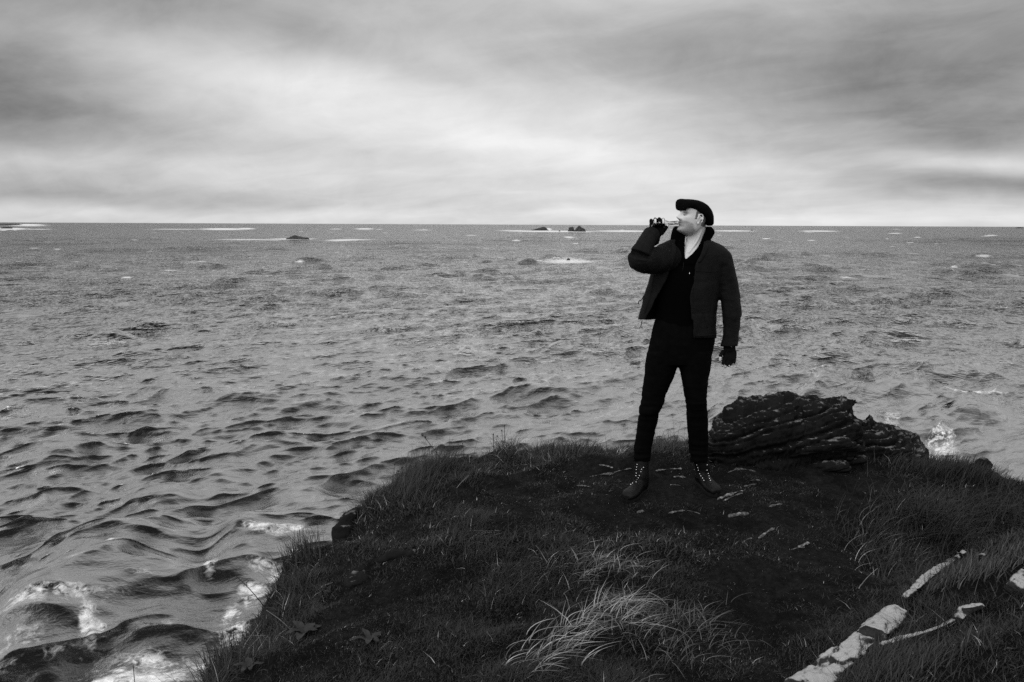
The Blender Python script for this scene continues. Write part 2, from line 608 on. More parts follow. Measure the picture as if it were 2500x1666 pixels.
foam = np.maximum(foam, caps)
foam = np.maximum(foam, 0.42 * near_crest * sstep(.1, .5, fbm2(X0 * .6, Y0 * .6, 2, 77)))
foam = np.maximum(foam, .40 * sstep(13.5, 9.5, rr) * sstep(.2, .6, .5 + fbm2(X0 * .4, Y0 * .4, 2, 78)))
dz = dz + .10 * sstep(.7, 1.0, foam) * sstep(40, 15, rr) * (1 + fbm2(X0 * 2.2, Y0 * 2.2, 3, 8))
V = np.stack([X0 + dx, Y0 + dy, SEA + dz], -1)
nr, nc = len(rad), len(phi)
idx = np.arange(nr * nc).reshape(nr, nc)
Q = np.stack([idx[:-1, :-1], idx[:-1, 1:], idx[1:, 1:], idx[1:, :-1]], -1).reshape(-1, 4)[:, ::-1]
sea_me = mesh_np('sea', V, np.ascontiguousarray(Q), True, {'foam': foam, 'coarse': sstep(18, 90, rr), 'far': sstep(60, 320, rr)})

m = bpy.data.materials.new('sea_water')
m.use_nodes = True
m.node_tree.nodes.clear()
b = NB(m.node_tree)
gco = b.node('ShaderNodeNewGeometry').outputs['Position']
wp = b.scale(gco, (1.0, 1.0, 1.0))
rotn = b.node('ShaderNodeVectorRotate', rotation_type='Z_AXIS')
b.put(rotn.inputs['Vector'], wp)
rotn.inputs['Angle'].default_value = -0.55
st = b.scale(rotn.outputs[0], (.30, 1.0, 1.0))
lod = b.node('ShaderNodeAttribute', attribute_name='coarse').outputs['Fac']
def rid(v):
    return b.math('SUBTRACT', 1.0, b.math('ABSOLUTE', b.math('MULTIPLY_ADD', v, 2.0, -1.0)))


rip = b.math('ADD', b.math('MULTIPLY', b.noise(b.scale(rotn.outputs[0], (.42, 1.0, 1.0)), 3.0, 6, .6), b.math('MULTIPLY_ADD', lod, .06, .085)), b.math('MULTIPLY', rid(b.noise(st, .75, 3, .5)), b.math('MULTIPLY_ADD', lod, .42, .09)))
far_ = b.node('ShaderNodeAttribute', attribute_name='far').outputs['Fac']
gst = b.remap(b.noise(b.scale(gco, (.22, .085, 1.0)), 1.0, 5, .62), .36, .64, .15, 2.2)
lod, far_ = b.math('MULTIPLY', lod, gst), b.math('MULTIPLY', far_, gst)
rip = b.math('ADD', rip, b.math('MULTIPLY', b.math('MULTIPLY', rid(b.noise(st, .28, 3, .55)), 1.15), lod))
rip = b.math('ADD', rip, b.math('MULTIPLY', b.math('MULTIPLY', rid(b.noise(st, .16, 3, .55)), 8.0), far_))
bp = b.node('ShaderNodeBump')
bp.inputs['Strength'].default_value = 1.0
bp.inputs['Distance'].default_value = 1.0
b.put(bp.inputs['Height'], rip)
fa = b.node('ShaderNodeAttribute', attribute_name='foam').outputs['Fac']
fst = b.scale(rotn.outputs[0], (.7, 1.0, 1.0))
fn = b.math('ADD', b.math('MULTIPLY', b.noise(fst, 2.6, 5, .6, .8), .55), b.math('MULTIPLY', b.noise(fst, 9.0, 5, .65, 1.2), .45))
vor = b.node('ShaderNodeTexVoronoi', feature='DISTANCE_TO_EDGE')
dst = b.node('ShaderNodeTexNoise')
b.put(dst.inputs['Vector'], fst)
dst.inputs['Scale'].default_value = 3.0
dst.inputs['Detail'].default_value = 5
b.put(vor.inputs['Vector'], b.vmath('ADD', fst, b.scale(dst.outputs['Color'], (.55, .55, .55))))
vor.inputs['Scale'].default_value = 2.6
blob = b.math('MULTIPLY', b.remap(b.math('ADD', b.remap(fn, .33, .67, 0, 1), b.math('SUBTRACT', fa, 1.0)), .0, .34, 0, 1), b.remap(fa, .40, .6, 0, 1))
lace = b.math('MULTIPLY', b.remap(vor.outputs['Distance'], 0.0, b.math('MULTIPLY', fa, .16), 1, 0), b.math('MULTIPLY', b.remap(fa, .30, .55, 0, 1), b.remap(fn, .46, .56, 0, 1)))
fm = b.math('MAXIMUM', blob, b.math('MULTIPLY', lace, .8))
lw = b.node('ShaderNodeLayerWeight')
lw.inputs['Blend'].default_value = .5
b.put(lw.inputs['Normal'], bp.outputs[0])
fres = b.math('MULTIPLY_ADD', b.math('POWER', lw.outputs['Facing'], 1.4), .99, .004)
body = b.node('ShaderNodeBsdfDiffuse')
body.inputs['Color'].default_value = (.012, .012, .012, 1)
b.put(body.inputs['Normal'], bp.outputs[0])
gls = b.node('ShaderNodeBsdfGlossy')
gls.inputs['Color'].default_value = (1, 1, 1, 1)
gls.inputs['Roughness'].default_value = .10
b.put(gls.inputs['Normal'], bp.outputs[0])
wat = b.node('ShaderNodeMixShader')
b.put(wat.inputs[0], fres)
b.l.new(body.outputs[0], wat.inputs[1])
b.l.new(gls.outputs[0], wat.inputs[2])
wht = b.node('ShaderNodeBsdfDiffuse')
b.put(wht.inputs['Color'], b.remap(b.noise(gco, 7, 6, .65), .3, .7, .45, .92))
fb = b.node('ShaderNodeBump')
fb.inputs['Distance'].default_value = .12
b.put(fb.inputs['Height'], fn)
b.put(wht.inputs['Normal'], fb.outputs[0])
mxs = b.node('ShaderNodeMixShader')
b.put(mxs.inputs[0], fm)
b.l.new(wat.outputs[0], mxs.inputs[1])
b.l.new(wht.outputs[0], mxs.inputs[2])
b.l.new(mxs.outputs[0], b.node('ShaderNodeOutputMaterial').inputs[0])
obj('sea', sea_me, m, kind='structure')

# ------------------------------------------------------------------ the headland
EDGE = [(470, 1700, 3.3), (520, 1645, 3.55), (570, 1570, 3.9), (620, 1500, 4.15), (665, 1430, 4.4), (695, 1362, 4.75), (745, 1340, 4.9), (818, 1330, 5.0), (836, 1300, 5.08), (862, 1258, 5.25),
        (930, 1212, 5.5), (985, 1160, 5.75), (1090, 1138, 5.95), (1200, 1097, 6.3), (1330, 1092, 6.5), (1480, 1097, 6.5), (1600, 1097, 6.5), (1700, 1082, 6.6), (1800, 1062, 6.9), (1950, 1068, 7.0), (2100, 1098, 6.9), (2240, 1125, 6.7),
        (2290, 1135, 6.4), (2330, 1124, 6.3), (2390, 1122, 6.25), (2430, 1140, 6.2), (2455, 1185, 6.1), (2500, 1198, 6.0), (2700, 1215, 6.0)]
EP = np.array([P(*e) for e in EDGE]) + np.array([0, 0, .035])
poly = np.concatenate([[(-2.4, -4.2), (-2.0, 0.0), (-1.6, 2.4)], EP[:, :2], [(7.4, 6.0), (7.4, -4.2)]])
CTRL = [(1530, 1214, 4.95), (1735, 1204, 5.0), (1640, 1172, 5.25), (1640, 1250, 4.75), (1250, 1250, 4.7), (1000, 1300, 4.45), (900, 1400, 4.1), (750, 1500, 3.85), (1000, 1600, 3.2), (1300, 1600, 3.02), (1450, 1500, 3.33), (1250, 1400, 3.9),
        (1700, 1400, 3.95), (1700, 1600, 3.15), (2000, 1350, 4.25), (1950, 1500, 3.55), (2250, 1250, 4.9), (2150, 1180, 5.35), (1900, 1180, 5.25), (2400, 1310, 4.85), (2330, 1400, 4.5), (2450, 1250, 5.1), (2250, 1440, 4.0),
        (2350, 1375, 3.4), (2500, 1325, 3.3), (2200, 1492, 3.18), (2085, 1580, 3.0), (1975, 1668, 2.85), (2300, 1600, 2.6), (2500, 1600, 2.4), (2450, 1480, 2.85), (2320, 1500, 2.95), (1000, 1200, 5.2), (1300, 1150, 5.5), (1500, 1130, 5.75), (870, 1300, 4.7), (760, 1380, 4.5)]
CP = np.concatenate([np.array([P(*c) for c in CTRL]), EP, [(-1.6, 1.5, -.15), (0, 0, 0), (-2.0, -3, 0), (2, -3, .5), (1.6, 1.2, .30), (3, 1.2, .55), (5, 2.5, .5), (5, 5, .1), (7, 0, .8), (7, 5.8, .1), (0, 1.8, 0.0), (-1.3, 2.7, -.28)]])


def tps_kernel(d2):
    return np.where(d2 > 0, .5 * d2 * np.log(np.maximum(d2, 1e-12)), 0)


n = len(CP)
K = tps_kernel(((CP[:, None, :2] - CP[None, :, :2]) ** 2).sum(-1)) + 0.01 * np.eye(n)
Pm = np.concatenate([np.ones((n, 1)), CP[:, :2]], 1)
A = np.block([[K, Pm], [Pm.T, np.zeros((3, 3))]])
sol = np.linalg.solve(A, np.concatenate([CP[:, 2], np.zeros(3)]))


def signed_dist(x, y):
    """distance outside the headland outline (negative inside)"""
    best = np.full(x.shape, 1e9)
    inside = np.zeros(x.shape, bool)
    for i in range(len(poly)):
        a, b_ = poly[i], poly[(i + 1) % len(poly)]
        e = b_ - a
        t = np.clip(((x - a[0]) * e[0] + (y - a[1]) * e[1]) / e.dot(e), 0, 1)
        best = np.minimum(best, (x - a[0] - t * e[0]) ** 2 + (y - a[1] - t * e[1]) ** 2)
        c = (a[1] > y) != (b_[1] > y)
        inside ^= c & (x < (b_[0] - a[0]) * (y - a[1]) / (b_[1] - a[1] + 1e-12) + a[0])
    d = np.sqrt(best)
    return np.where(inside, -d, d)


def ground_raw(x, y):
    z = np.full(x.shape, sol[n]) + sol[n + 1] * x + sol[n + 2] * y
    for i in range(n):
        z += sol[i] * tps_kernel((x - CP[i, 0]) ** 2 + (y - CP[i, 1]) ** 2)
    return np.clip(z, -2.0, 1.2)


GX = np.arange(-5.2, 7.6, .03)
GY = np.arange(-3.5, 9.6, .03)
gx, gy = [a.ravel() for a in np.meshgrid(GX, GY, indexing='ij')]
sdist = signed_dist(gx, gy)
gz0 = ground_raw(gx, gy)
# little terraces and hummocks; trampled flat round the standing place
feet = np.array([P(1530, 1214, 4.95)[:2], P(1735, 1204, 5.0)[:2]])
dfeet = np.minimum(np.hypot(gx - feet[0, 0], gy - feet[0, 1]), np.hypot(gx - feet[1, 0], gy - feet[1, 1]))
calm = sstep(.12, .5, dfeet)
hum = .09 * fbm2(gx * 1.7, gy * 1.7, 3, 21) + 0.034 * fbm2(gx * 5, gy * 5, 3, 22)
ter = fbm2(gx * .9 + gy * .5, gy * 3.2 - gx * .9, 3, 23)
hum += .03 * np.abs(ter) - .01
rough_mask = sstep(-.2, -1.2, sdist) * .0 + 1
gz_ = gz0 + hum * calm * np.where(sdist < 0, 1, 1)
out = np.maximum(sdist + .05 * fbm2(gx * 4, gy * 4, 3, 30), 0)
drop = 3.4 * np.sqrt(out ** 2 + .0016) - 3.4 * .04
drop *= 1 + .25 * fbm2(gx * 2.2, gy * 2.2, 3, 31)
gz_ = np.maximum(gz_ - drop - .05 * sstep(-.15, 0.0, sdist), SEA - 1.4)
GZ = gz_.reshape(len(GX), len(GY))
SD = sdist.reshape(GZ.shape)
gi = np.arange(len(GX) * len(GY)).reshape(GZ.shape)
gq = np.stack([gi[:-1, :-1], gi[1:, :-1], gi[1:, 1:], gi[:-1, 1:]], -1).reshape(-1, 4)
keep = (gz_[gq].max(1) > SEA - 1.3)
obj('ground', mesh_np('ground', np.stack([gx, gy, gz_], -1), np.ascontiguousarray(gq[keep])), M_SOIL, kind='structure')


def samp(G, x, y):
    x, y = np.asarray(x, float), np.asarray(y, float)
    fx = np.clip((x - GX[0]) / .03, 0, len(GX) - 1.001)
    fy = np.clip((y - GY[0]) / .03, 0, len(GY) - 1.001)
    i, j = fx.astype(int), fy.astype(int)
    u, v = fx - i, fy - j
    return (G[i, j] * (1 - u) + G[i + 1, j] * u) * (1 - v) + (G[i, j + 1] * (1 - u) + G[i + 1, j + 1] * u) * v


def gz(x, y):
    return samp(GZ, x, y)


def hit(px, py, y0=1.6, y1=8.5):
    """where the sight line through a photo pixel meets the ground"""
    d = ray(px, py)
    ys = np.linspace(y0, y1, 1200)
    pts = CAM + d[None] * (ys / d[1])[:, None]
    under = pts[:, 2] < gz(pts[:, 0], pts[:, 1])
    i = int(np.argmax(under)) if under.any() else len(ys) - 1
    return np.array([pts[i, 0], pts[i, 1], gz(pts[i, 0], pts[i, 1])])
# ------------------------------------------------------------------ rocks


def strata(co, seed, amp, freq=26.0, tilt=(-.22, .1, 1.0)):
    """ledges: beds tilted up to the right, each weathered back by its own amount and broken along joints"""
    t = np.array(tilt) / np.linalg.norm(tilt)
    q = co @ t + .085 * fbm(co * 2.0, 4, seed)
    out = 0
    for f, a in ((freq * .5, 1.0), (freq * 1.3, .45)):
        lay = np.floor(q * f)
        fr = q * f - lay
        jt = np.floor(co[:, 0] * f * .28 + 3.1 * hash3(lay, lay * 0, lay * 0, seed + 2) + .4 * fbm(co * 5, 2, seed + 4))
        step = hash3(lay, jt, lay * 0, seed + 5)
        out = out + a * (.95 * step + .5 * (fr ** 2 - .3) - 1.1 * np.exp(-(np.minimum(fr, 1 - fr) / .10) ** 2))
    return amp * out + amp * .7 * fbm(co * np.array([8, 8, 20]), 3, seed + 8) + amp * .28 * fbm(co * 45, 3, seed + 9)


def ridge_rock(top, base, Yf, depth, seed, amp, nx=230, nt=70, freq=24.):
    """a lump with a given sky line: steep towards the camera, rounded over the top, reaching back by depth"""
    top, base = np.array(top, float), np.array(base, float)
    xs = np.linspace(top[0, 0], top[-1, 0], nx)
    ty, by = np.interp(xs, top[:, 0], top[:, 1]), np.interp(xs, base[:, 0], base[:, 1])
    verts = []
    for i, x in enumerate(xs):
        w = math.sqrt(max(0.02, 1 - (2 * i / (nx - 1) - 1) ** 6))
        B = P(x, by[i], Yf)
        T = P(x, ty[i], Yf + depth * .45 * w)
        th = np.linspace(-.25, math.pi, nt)
        yy = B[1] + depth * w * (.45 - .55 * np.cos(th)) + .0
        zz = B[2] - .12 + (T[2] - B[2] + .12) * np.clip(np.sin(np.clip(th, 0, math.pi)), 0, 1) ** .62
        zz = np.where(th < 0, B[2] - .12, zz)
        xx = B[0] + (T[0] - B[0]) * (yy - B[1]) / max(1e-3, T[1] - B[1])
        verts.append(np.stack([xx, yy, zz], -1))
    V = np.array(verts).reshape(-1, 3)
    ii = np.arange(nx * nt).reshape(nx, nt)
    q = np.stack([ii[:-1, :-1], ii[1:, :-1], ii[1:, 1:], ii[:-1, 1:]], -1).reshape(-1, 4)
    me = mesh_np('rock', V, np.ascontiguousarray(q), True)
    displace(me, lambda c, no: strata(c, seed, amp, freq))
    return me


top1 = [(1722, 1085), (1735, 1050), (1744, 1032), (1760, 1016), (1778, 1003), (1812, 985), (1863, 976), (1911, 965), (1938, 966), (1952, 975), (1996, 971), (2023, 979), (2057, 984), (2078, 982), (2086, 1000), (2092, 1030), (2100, 1075), (2110, 1120)]
base1 = [(1722, 1100), (1790, 1108), (1887, 1135), (1950, 1155), (2006, 1170), (2067, 1160), (2110, 1148)]
o = obj('rock_outcrop', ridge_rock(top1, base1, 5.72, .75, 3, .040, 360, 150, 17.), M_ROCK)
o['label'] = 'big dark layered rock outcrop with ragged top beside the man on the grassy headland'
o['category'] = 'rock'
top2 = [(2078, 1110), (2086, 1050), (2100, 1022), (2122, 1012), (2140, 1022), (2160, 1030), (2192, 1038), (2212, 1054), (2240, 1078), (2256, 1105), (2262, 1135)]
base2 = [(2078, 1150), (2115, 1150), (2176, 1150), (2227, 1140), (2262, 1142)]
o = obj('boulder', ridge_rock(top2, base2, 6.0, .6, 8, .034, 180, 110, 15.), M_ROCK)
o['label'] = 'rounded dark boulder lump with grass on it, joined to the far side of the outcrop'
o['category'] = 'rock'
# the overhanging beak at the outcrop's upper end
mb = MB()
mb.tube(smooth_path([P(2040, 996, 6.02), P(2065, 988, 6.0), P(2082, 981, 5.98), P(2090, 977, 5.97)], 8), np.linspace(.045, .006, 8), 10, .5)
me = remeshed(mb, 'beak', .006, 2)
displace(me, lambda c, no: .008 * fbm(c * 30, 3, 5))
o2 = obj('rock_beak', me, M_ROCK, bpy.data.objects['rock_outcrop'])
# rounded ledges on the foot of the outcrop
for k, pts in enumerate([[(1925, 1112, 5.70), (1990, 1096, 5.60), (2050, 1084, 5.55), (2083, 1092, 5.56), (2072, 1120, 5.6)], [(1960, 1150, 5.62), (2010, 1140, 5.54), (2058, 1138, 5.52), (2064, 1150, 5.54)]]):
    mb = MB()
    pp = smooth_path([P(*a) for a in pts], 14)
    mb.tube(pp, .055 * np.sin(np.linspace(.35, 2.8, 14)) ** .6, 12, .75)
    me = remeshed(mb, 'ledge', .008, 4)
    displace(me, lambda c, no: strata(c, 40 + k, .010, 40.))
    obj('rock_shelf', me, M_ROCK, bpy.data.objects['rock_outcrop'])


SLABS = []


def slab(name, label, pts, hw, flat, mat, seed, amp=.012, voxel=.008, lift=.0, toward=0.0, n=16, group=None, cat='rock'):
    pp = []
    for (px, py) in pts:
        h = hit(px, py)
        d = CAM - h
        pp.append(h + d / np.linalg.norm(d) * toward + np.array([0, 0, lift]))
    pp = smooth_path(pp, n)
    hw = np.interp(np.linspace(0, 1, n), np.linspace(0, 1, len(hw)), hw)
    if label is not None:
        SLABS.extend((p_[0], p_[1], h_ * .6) for p_, h_ in zip(pp, hw))
    mb = MB()
    if mat is M_PALE:          # squarish broken faces
        rg = []
        for i in range(n):
            t = pp[min(i + 1, n - 1)] - pp[max(i - 1, 0)]
            t /= np.linalg.norm(t)
            a = np.cross(t, [0, 0, 1.0])
            a /= np.linalg.norm(a)
            b_ = np.cross(a, t)
            th_ = np.linspace(0, 2 * math.pi, 28, endpoint=False)
            cc, ss = np.cos(th_), np.sin(th_)
            rg.append(pp[i] + hw[i] * ((np.sign(cc) * np.abs(cc) ** .45)[:, None] * a + flat * (np.sign(ss) * np.abs(ss) ** .45)[:, None] * (b_ + .45 * a)))
        mb.loft(rg)
        me = remeshed(mb, name, voxel * .7, 1)
        displace(me, lambda c, no: amp * 1.1 * fbm(c * 9, 3, seed) + amp * .6 * fbm(c * 40, 4, seed + 2) - amp * 1.2 * np.exp(-(fbm(c * np.array([5, 5, 5]), 3, seed + 6) / .035) ** 2))
    else:
        mb.tube(pp, hw, 12, flat)
        me = remeshed(mb, name, voxel, 3)
        displace(me, lambda c, no: amp * (1.3 * fbm(c * 14, 4, seed) + .5 * fbm(c * 45, 3, seed + 2)))
    if label is None:                            # one of many alike pieces of the ground
        return obj(name, me, mat, bpy.data.objects['ground'])
    o = obj(name, me, mat)
    o['label'] = label
    o['category'] = cat
    return o


slab('rock_slab', 'long pale cracked rock slab running off the bottom edge of the picture', [(1955, 1700), (2005, 1655), (2055, 1610), (2105, 1572), (2132, 1553)], [.075, .068, .058, .050, .042], .6, M_PALE, 51, .014, .008, .01, .03)
slab('rock_block', 'thick pale lichen-covered rock block with a blunt rounded end, upslope of the long slab', [(2122, 1572), (2150, 1550), (2178, 1526), (2196, 1511)], [.056, .058, .056, .048], .85, M_PALE, 61, .012, .008, .025, .05)
slab('rock_edge', 'thin pale rock edge showing along the brow of the grassy bank', [(2205, 1476), (2240, 1444), (2275, 1414), (2310, 1388), (2340, 1370)], [.012, .020, .024, .020, .022], .6, M_PALE, 71, .007, .005, .028, .04)
slab('stone', 'small pale knob of stone at the upper end of the thin rock edge', [(2340, 1368), (2354, 1361)], [.022, .018], .8, M_PALE, 75, .008, .006, .03, .02)
slab('stone', 'small flat pale stone in the grass right of the stone knob', [(2384, 1372), (2404, 1367)], [.012, .012], .6, M_PALE, 76, .006, .005, .025, .02)
slab('rock_rib', 'narrow mossy rock rib with a pale crest crossing the near grass bank', [(2150, 1588), (2195, 1572), (2260, 1552), (2305, 1534), (2336, 1522)], [.012, .018, .012, .014, .010], .7, M_PALE, 81, .010, .006, .015, .02)
slab('rock_rib', 'short humped rock with pale rim below the grassy brow', [(2338, 1526), (2352, 1508), (2375, 1498), (2400, 1490)], [.016, .026, .022, .01], .8, M_PALE, 82, .010, .006, .02, .02)
slab('stone', 'pale stone cut by the edge of the picture on the near bank', [(2474, 1455), (2492, 1440), (2515, 1425)], [.03, .04, .045], .8, M_PALE, 83, .012, .007, .02, .02)
slab('rock_slab', 'dark rock slab with pale flecks poking from the lower grassy cliff edge', [(930, 1366), (965, 1356), (1010, 1352)], [.03, .045, .03], .6, M_ROCK, 91, .016, .008)
slab('stone', 'dark angular stone half buried low on the cliff-edge grass', [(860, 1420), (890, 1412)], [.06, .05], .7, M_ROCK, 92, .02, .009)
slab('rock_point', 'dark pointed rock jutting from the far tufted mound', [(2400, 1160), (2425, 1150), (2440, 1142)], [.06, .05, .018], .8, M_ROCK, 93, .014, .008, .09)
mb = MB()
mb.tube(smooth_path([P(838, 1335, 5.02), P(842, 1305, 5.07), P(852, 1275, 5.13), P(880, 1250, 5.24)], 12), [.06, .07, .078, .08, .08, .08, .075, .07, .065, .06, .05, .04], 14)
me = remeshed(mb, 'cliff_rock', .008, 2)
displace(me, lambda c, no: strata(c, 94, .011, 9.) + .012 * fbm(c * 12, 3, 95))
o = obj('cliff_rock', me, M_ROCK)
o['label'] = 'dark steep rock face at the corner of the cliff edge'
o['category'] = 'rock'

M_LEDGE = mat_basic('weathered_schist', .05, .85, .6, 30, .8, 80, .25, patch=(.26, 40.0, .5, .64))
LEDGES = [(1462, 1137, 1496, 1144), (1441, 1166, 1500, 1158), (1500, 1156, 1543, 1146), (1407, 1188, 1443, 1191), (1600, 1152, 1664, 1147), (1645, 1167, 1673, 1168), (1637, 1186, 1662, 1188), (1632, 1256, 1672, 1248), (1676, 1248, 1711, 1258), (1556, 1254, 1573, 1250),
          (1747, 1105, 1787, 1100), (1787, 1104, 1815, 1094), (1781, 1133, 1806, 1123), (1776, 1156, 1806, 1147), (1806, 1147, 1845, 1154), (1830, 1176, 1857, 1175), (1817, 1190, 1847, 1184), (1751, 1222, 1790, 1207), (1790, 1207, 1815, 1200), (1765, 1226, 1812, 1206),
          (1781, 1263, 1827, 1256), (1876, 1240, 1912, 1233), (1853, 1316, 1893, 1290), (1812, 1328, 1836, 1316), (1250, 1140, 1290, 1137), (1296, 1104, 1340, 1102), (1930, 1345, 1965, 1338), (1950, 1338, 1978, 1328), (1745, 1079, 1775, 1072), (1746, 1092, 1782, 1084)]
for k, (x0, y0, x1, y1) in enumerate(LEDGES):
    w = .006 + .006 * random.random()
    slab('rock_ledge', None, [(x0, y0), ((x0 + x1) / 2, (y0 + y1) / 2 - 1.5), (x1, y1)], [w * .4, w, w * .5, w * 1.2, w * .3], .5, M_LEDGE, 100 + k, .009, .003, .004, 0, 11)


def sea_lump(name, label, px, py, wpx, hpx, seed, peaks=None, cat='sea rock'):
    """a skerry of the photo's width and height, standing in the sea at py"""
    c = PZ(px, py, SEA)
    r = np.hypot(c[0], c[1])
    wm, hm = wpx / F * r, hpx / F * r
    bm = bmesh.new()
    bmesh.ops.create_icosphere(bm, subdivisions=4, radius=1)
    me = bpy.data.meshes.new(name)
    bm.to_mesh(me)
    bm.free()
    co = get_co(me)
    nn = 1 + .45 * fbm(co * 1.6, 4, seed) + .15 * fbm(co * 6, 3, seed + 4)
    co = co * nn[:, None] * np.array([wm / 2, wm * .3, hm])
    if peaks:
        for (u, s, h) in peaks:
            co[:, 2] *= 1 + h * np.exp(-((co[:, 0] / (wm / 2) - u) / s) ** 2)
    co[:, 2] *= hm / max(1e-6, co[:, 2].max())
    set_co(me, co + np.array([c[0], c[1], SEA]))
    me.polygons.foreach_set('use_smooth', np.zeros(len(me.polygons), bool))
    o = obj(name, me, M_SEAROCK)
    o['label'] = label
    o['category'] = cat
    return o


sea_lump('sea_rock', 'tall pointed dark skerry on the horizon, the largest of the pair', 1415, 566, 29, 15, 1, [(-.1, .45, 1.2)])
sea_lump('sea_rock', 'blocky dark skerry just beside the taller pointed one', 1394, 565.5, 14, 11.5, 2)
sea_lump('sea_rock', 'long low dark skerry with surf breaking at its end', 1320, 563, 34, 9, 3, [(.6, .4, 1.0)])
sea_lump('sea_rock', 'tiny dark rock awash in the surf line between the skerries', 1366, 565.5, 4, 2.5, 4)
sea_lump('sea_rock', 'low dark reef with white water along it, nearer than the skerries', 725, 584.5, 52, 9.5, 5, [(-.2, .5, .6)])
sea_lump('sea_rock', 'dark low reef in the surf at the far left horizon', 22, 549.5, 42, 3, 6)
sea_lump('sea_rock', 'dark broken rock awash below the far left reef', 18, 558.5, 20, 4, 7)
sea_lump('sea_rock', 'small dark rock breaking the surface in a patch of foam', 1387, 637, 9, 6, 8)
sea_lump('sea_rock', 'speck of dark rock in the surf line beyond the man', 1835, 563.5, 4, 2.5, 9)
sea_lump('sea_rock', 'faint dark rock on the horizon at the picture edge', 2488, 557.5, 14, 2, 10)
# the floating drum
c = PZ(48, 648, SEA)
t = thing('buoy', 'small dark drum-shaped float with pale top riding the open sea', 'buoy')
t.location = (c[0], c[1], SEA)
r_ = np.hypot(c[0], c[1]) / F
mb = MB()
th = np.linspace(0, 2 * math.pi, 20, endpoint=False)
prof = [(5, -4), (7.6, -1.5), (8, 1), (7.8, 5), (6.8, 6.4)]
mb.loft([np.stack([np.cos(th) * a * r_, np.sin(th) * a * r_, np.full(20, z * r_)], -1) for a, z in prof])
obj('drum', mb.mesh('drum'), M_SEAROCK, t)
mb = MB()
mb.loft([np.stack([np.cos(th) * a * r_, np.sin(th) * a * r_, np.full(20, z * r_)], -1) for a, z in [(6.9, 6.5), (6.4, 7.6), (2, 8.0)]])
obj('lid', mb.mesh('lid'), mat_basic('pale_paint', .3, .6), t)

# ------------------------------------------------------------------ grass and plants
M_GRASS = mat_attr('grass_blade', 'tone', .55, .3)


def blades(name, x, y, L, Wd, lean, bend, az, tone, seg=2, z=None):
    """blades as tapering curved strips: lean direction az, share of the length that goes sideways = bend"""
    n = len(x)
    z = gz(x, y) - .004 if z is None else z
    rows = seg
    side = az + math.pi / 2 + rng.normal(0, .7, n)
    sxv, syv = np.cos(side), np.sin(side)
    nv = 2 * rows + 1
    V = np.zeros((n, nv, 3), np.float32)
    for k in range(rows + 1):
        u = k / rows
        hor = L * (lean * u + bend * u * u)
        ver = L * np.sqrt(np.maximum(.02, 1 - (lean * .6) ** 2)) * (u - .55 * np.minimum(bend, 1.1) * u * u)
        cxp, cyp, czp = x + np.cos(az) * hor, y + np.sin(az) * hor, z + ver
        w = Wd * (1 - u * .75) * .5
        if k < rows:
            V[:, 2 * k] = np.stack([cxp - sxv * w, cyp - syv * w, czp], -1)
            V[:, 2 * k + 1] = np.stack([cxp + sxv * w, cyp + syv * w, czp], -1)
        else:
            V[:, 2 * k] = np.stack([cxp, cyp, czp], -1)
    base = (np.arange(n) * nv)[:, None]
    tris = []
    for k in range(rows - 1):
        a = 2 * k
        tris += [[a, a + 1, a + 3], [a, a + 3, a + 2]]
    a = 2 * (rows - 1)
    tris.append([a, a + 1, a + 2])
    T = (base[:, :, None] + np.array(tris)[None]).reshape(-1, 3)
    return mesh_np(name, V.reshape(-1, 3), np.ascontiguousarray(T), True, {'tone': np.repeat(tone, nv)})


N = 400000
az_ = np.radians(rng.uniform(-36, 36, N))
r_ = np.exp(rng.uniform(math.log(2.1), math.log(8.0), N))
x, y = r_ * np.sin(az_), r_ * np.cos(az_)
sdv = samp(SD, x, y)
mound = fbm2(x * 1.3, y * 1.3, 3, 61)
fine = fbm2(x * 6, y * 6, 2, 62)
keep = (sdv < .22 + .1 * fine) & (gz(x, y) > -1.4)
x, y, sdv, mound, fine = x[keep], y[keep], sdv[keep], mound[keep], fine[keep]
px_path = np.array([hit(*p)[:2] for p in [(2150, 1190), (2050, 1260), (1960, 1350), (1880, 1450), (1820, 1560), (1790, 1660)]])
px_path = smooth_path(np.concatenate([px_path], 0), 40)
dp = np.min(np.hypot(x[:, None] - px_path[None, :, 0], y[:, None] - px_path[None, :, 1]), 1)
cen = P(1640, 1190, 5.1)
dman = np.hypot((x - cen[0]) / 1.35, (y - cen[1]) / .75)
short = np.maximum(sstep(.42, .15, dp), sstep(1.35, .75, dman + .25 * mound))
edge = sstep(-.55, -.05, sdv)
L = (.028 + .055 * np.clip(.5 + mound, 0, 1.3)) * (1 - short) + .016 * short + .045 * edge * np.clip(.4 + mound + fine, 0, 1.5) * (1 - .55 * short)
clump = fbm2(x * 3.6, y * 3.6, 3, 63)
L *= .82 * rng.uniform(.5, 1.4, len(x)) * (.55 + .95 * sstep(-.3, .45, clump)) * np.where(rng.random(len(x)) < .03, 1.9, 1.0)
thin = rng.random(len(x)) < (1 - .25 * short) * (1 - .8 * sstep(-.18, -.42, fbm2(x * 2.6, y * 2.6, 3, 65)))
SL = np.array(SLABS)
for (a_, b_, c_) in SL:
    thin &= (x - a_) ** 2 + (y - b_) ** 2 > c_ * c_
x, y, L, short, mound, edge, clump = x[thin], y[thin], L[thin], short[thin], mound[thin], edge[thin], clump[thin]
n = len(x)
print('blades', n)
wind = .5 + 1.4 * fbm2(x * .8, y * .8, 2, 64)
az = wind + rng.normal(0, 1.5, n)
tone = .0075 * np.exp(rng.normal(0, .6, n)) * (1 + .7 * fbm2(x * 1.4, y * 1.4, 3, 66)) * (1 + .6 * clump)
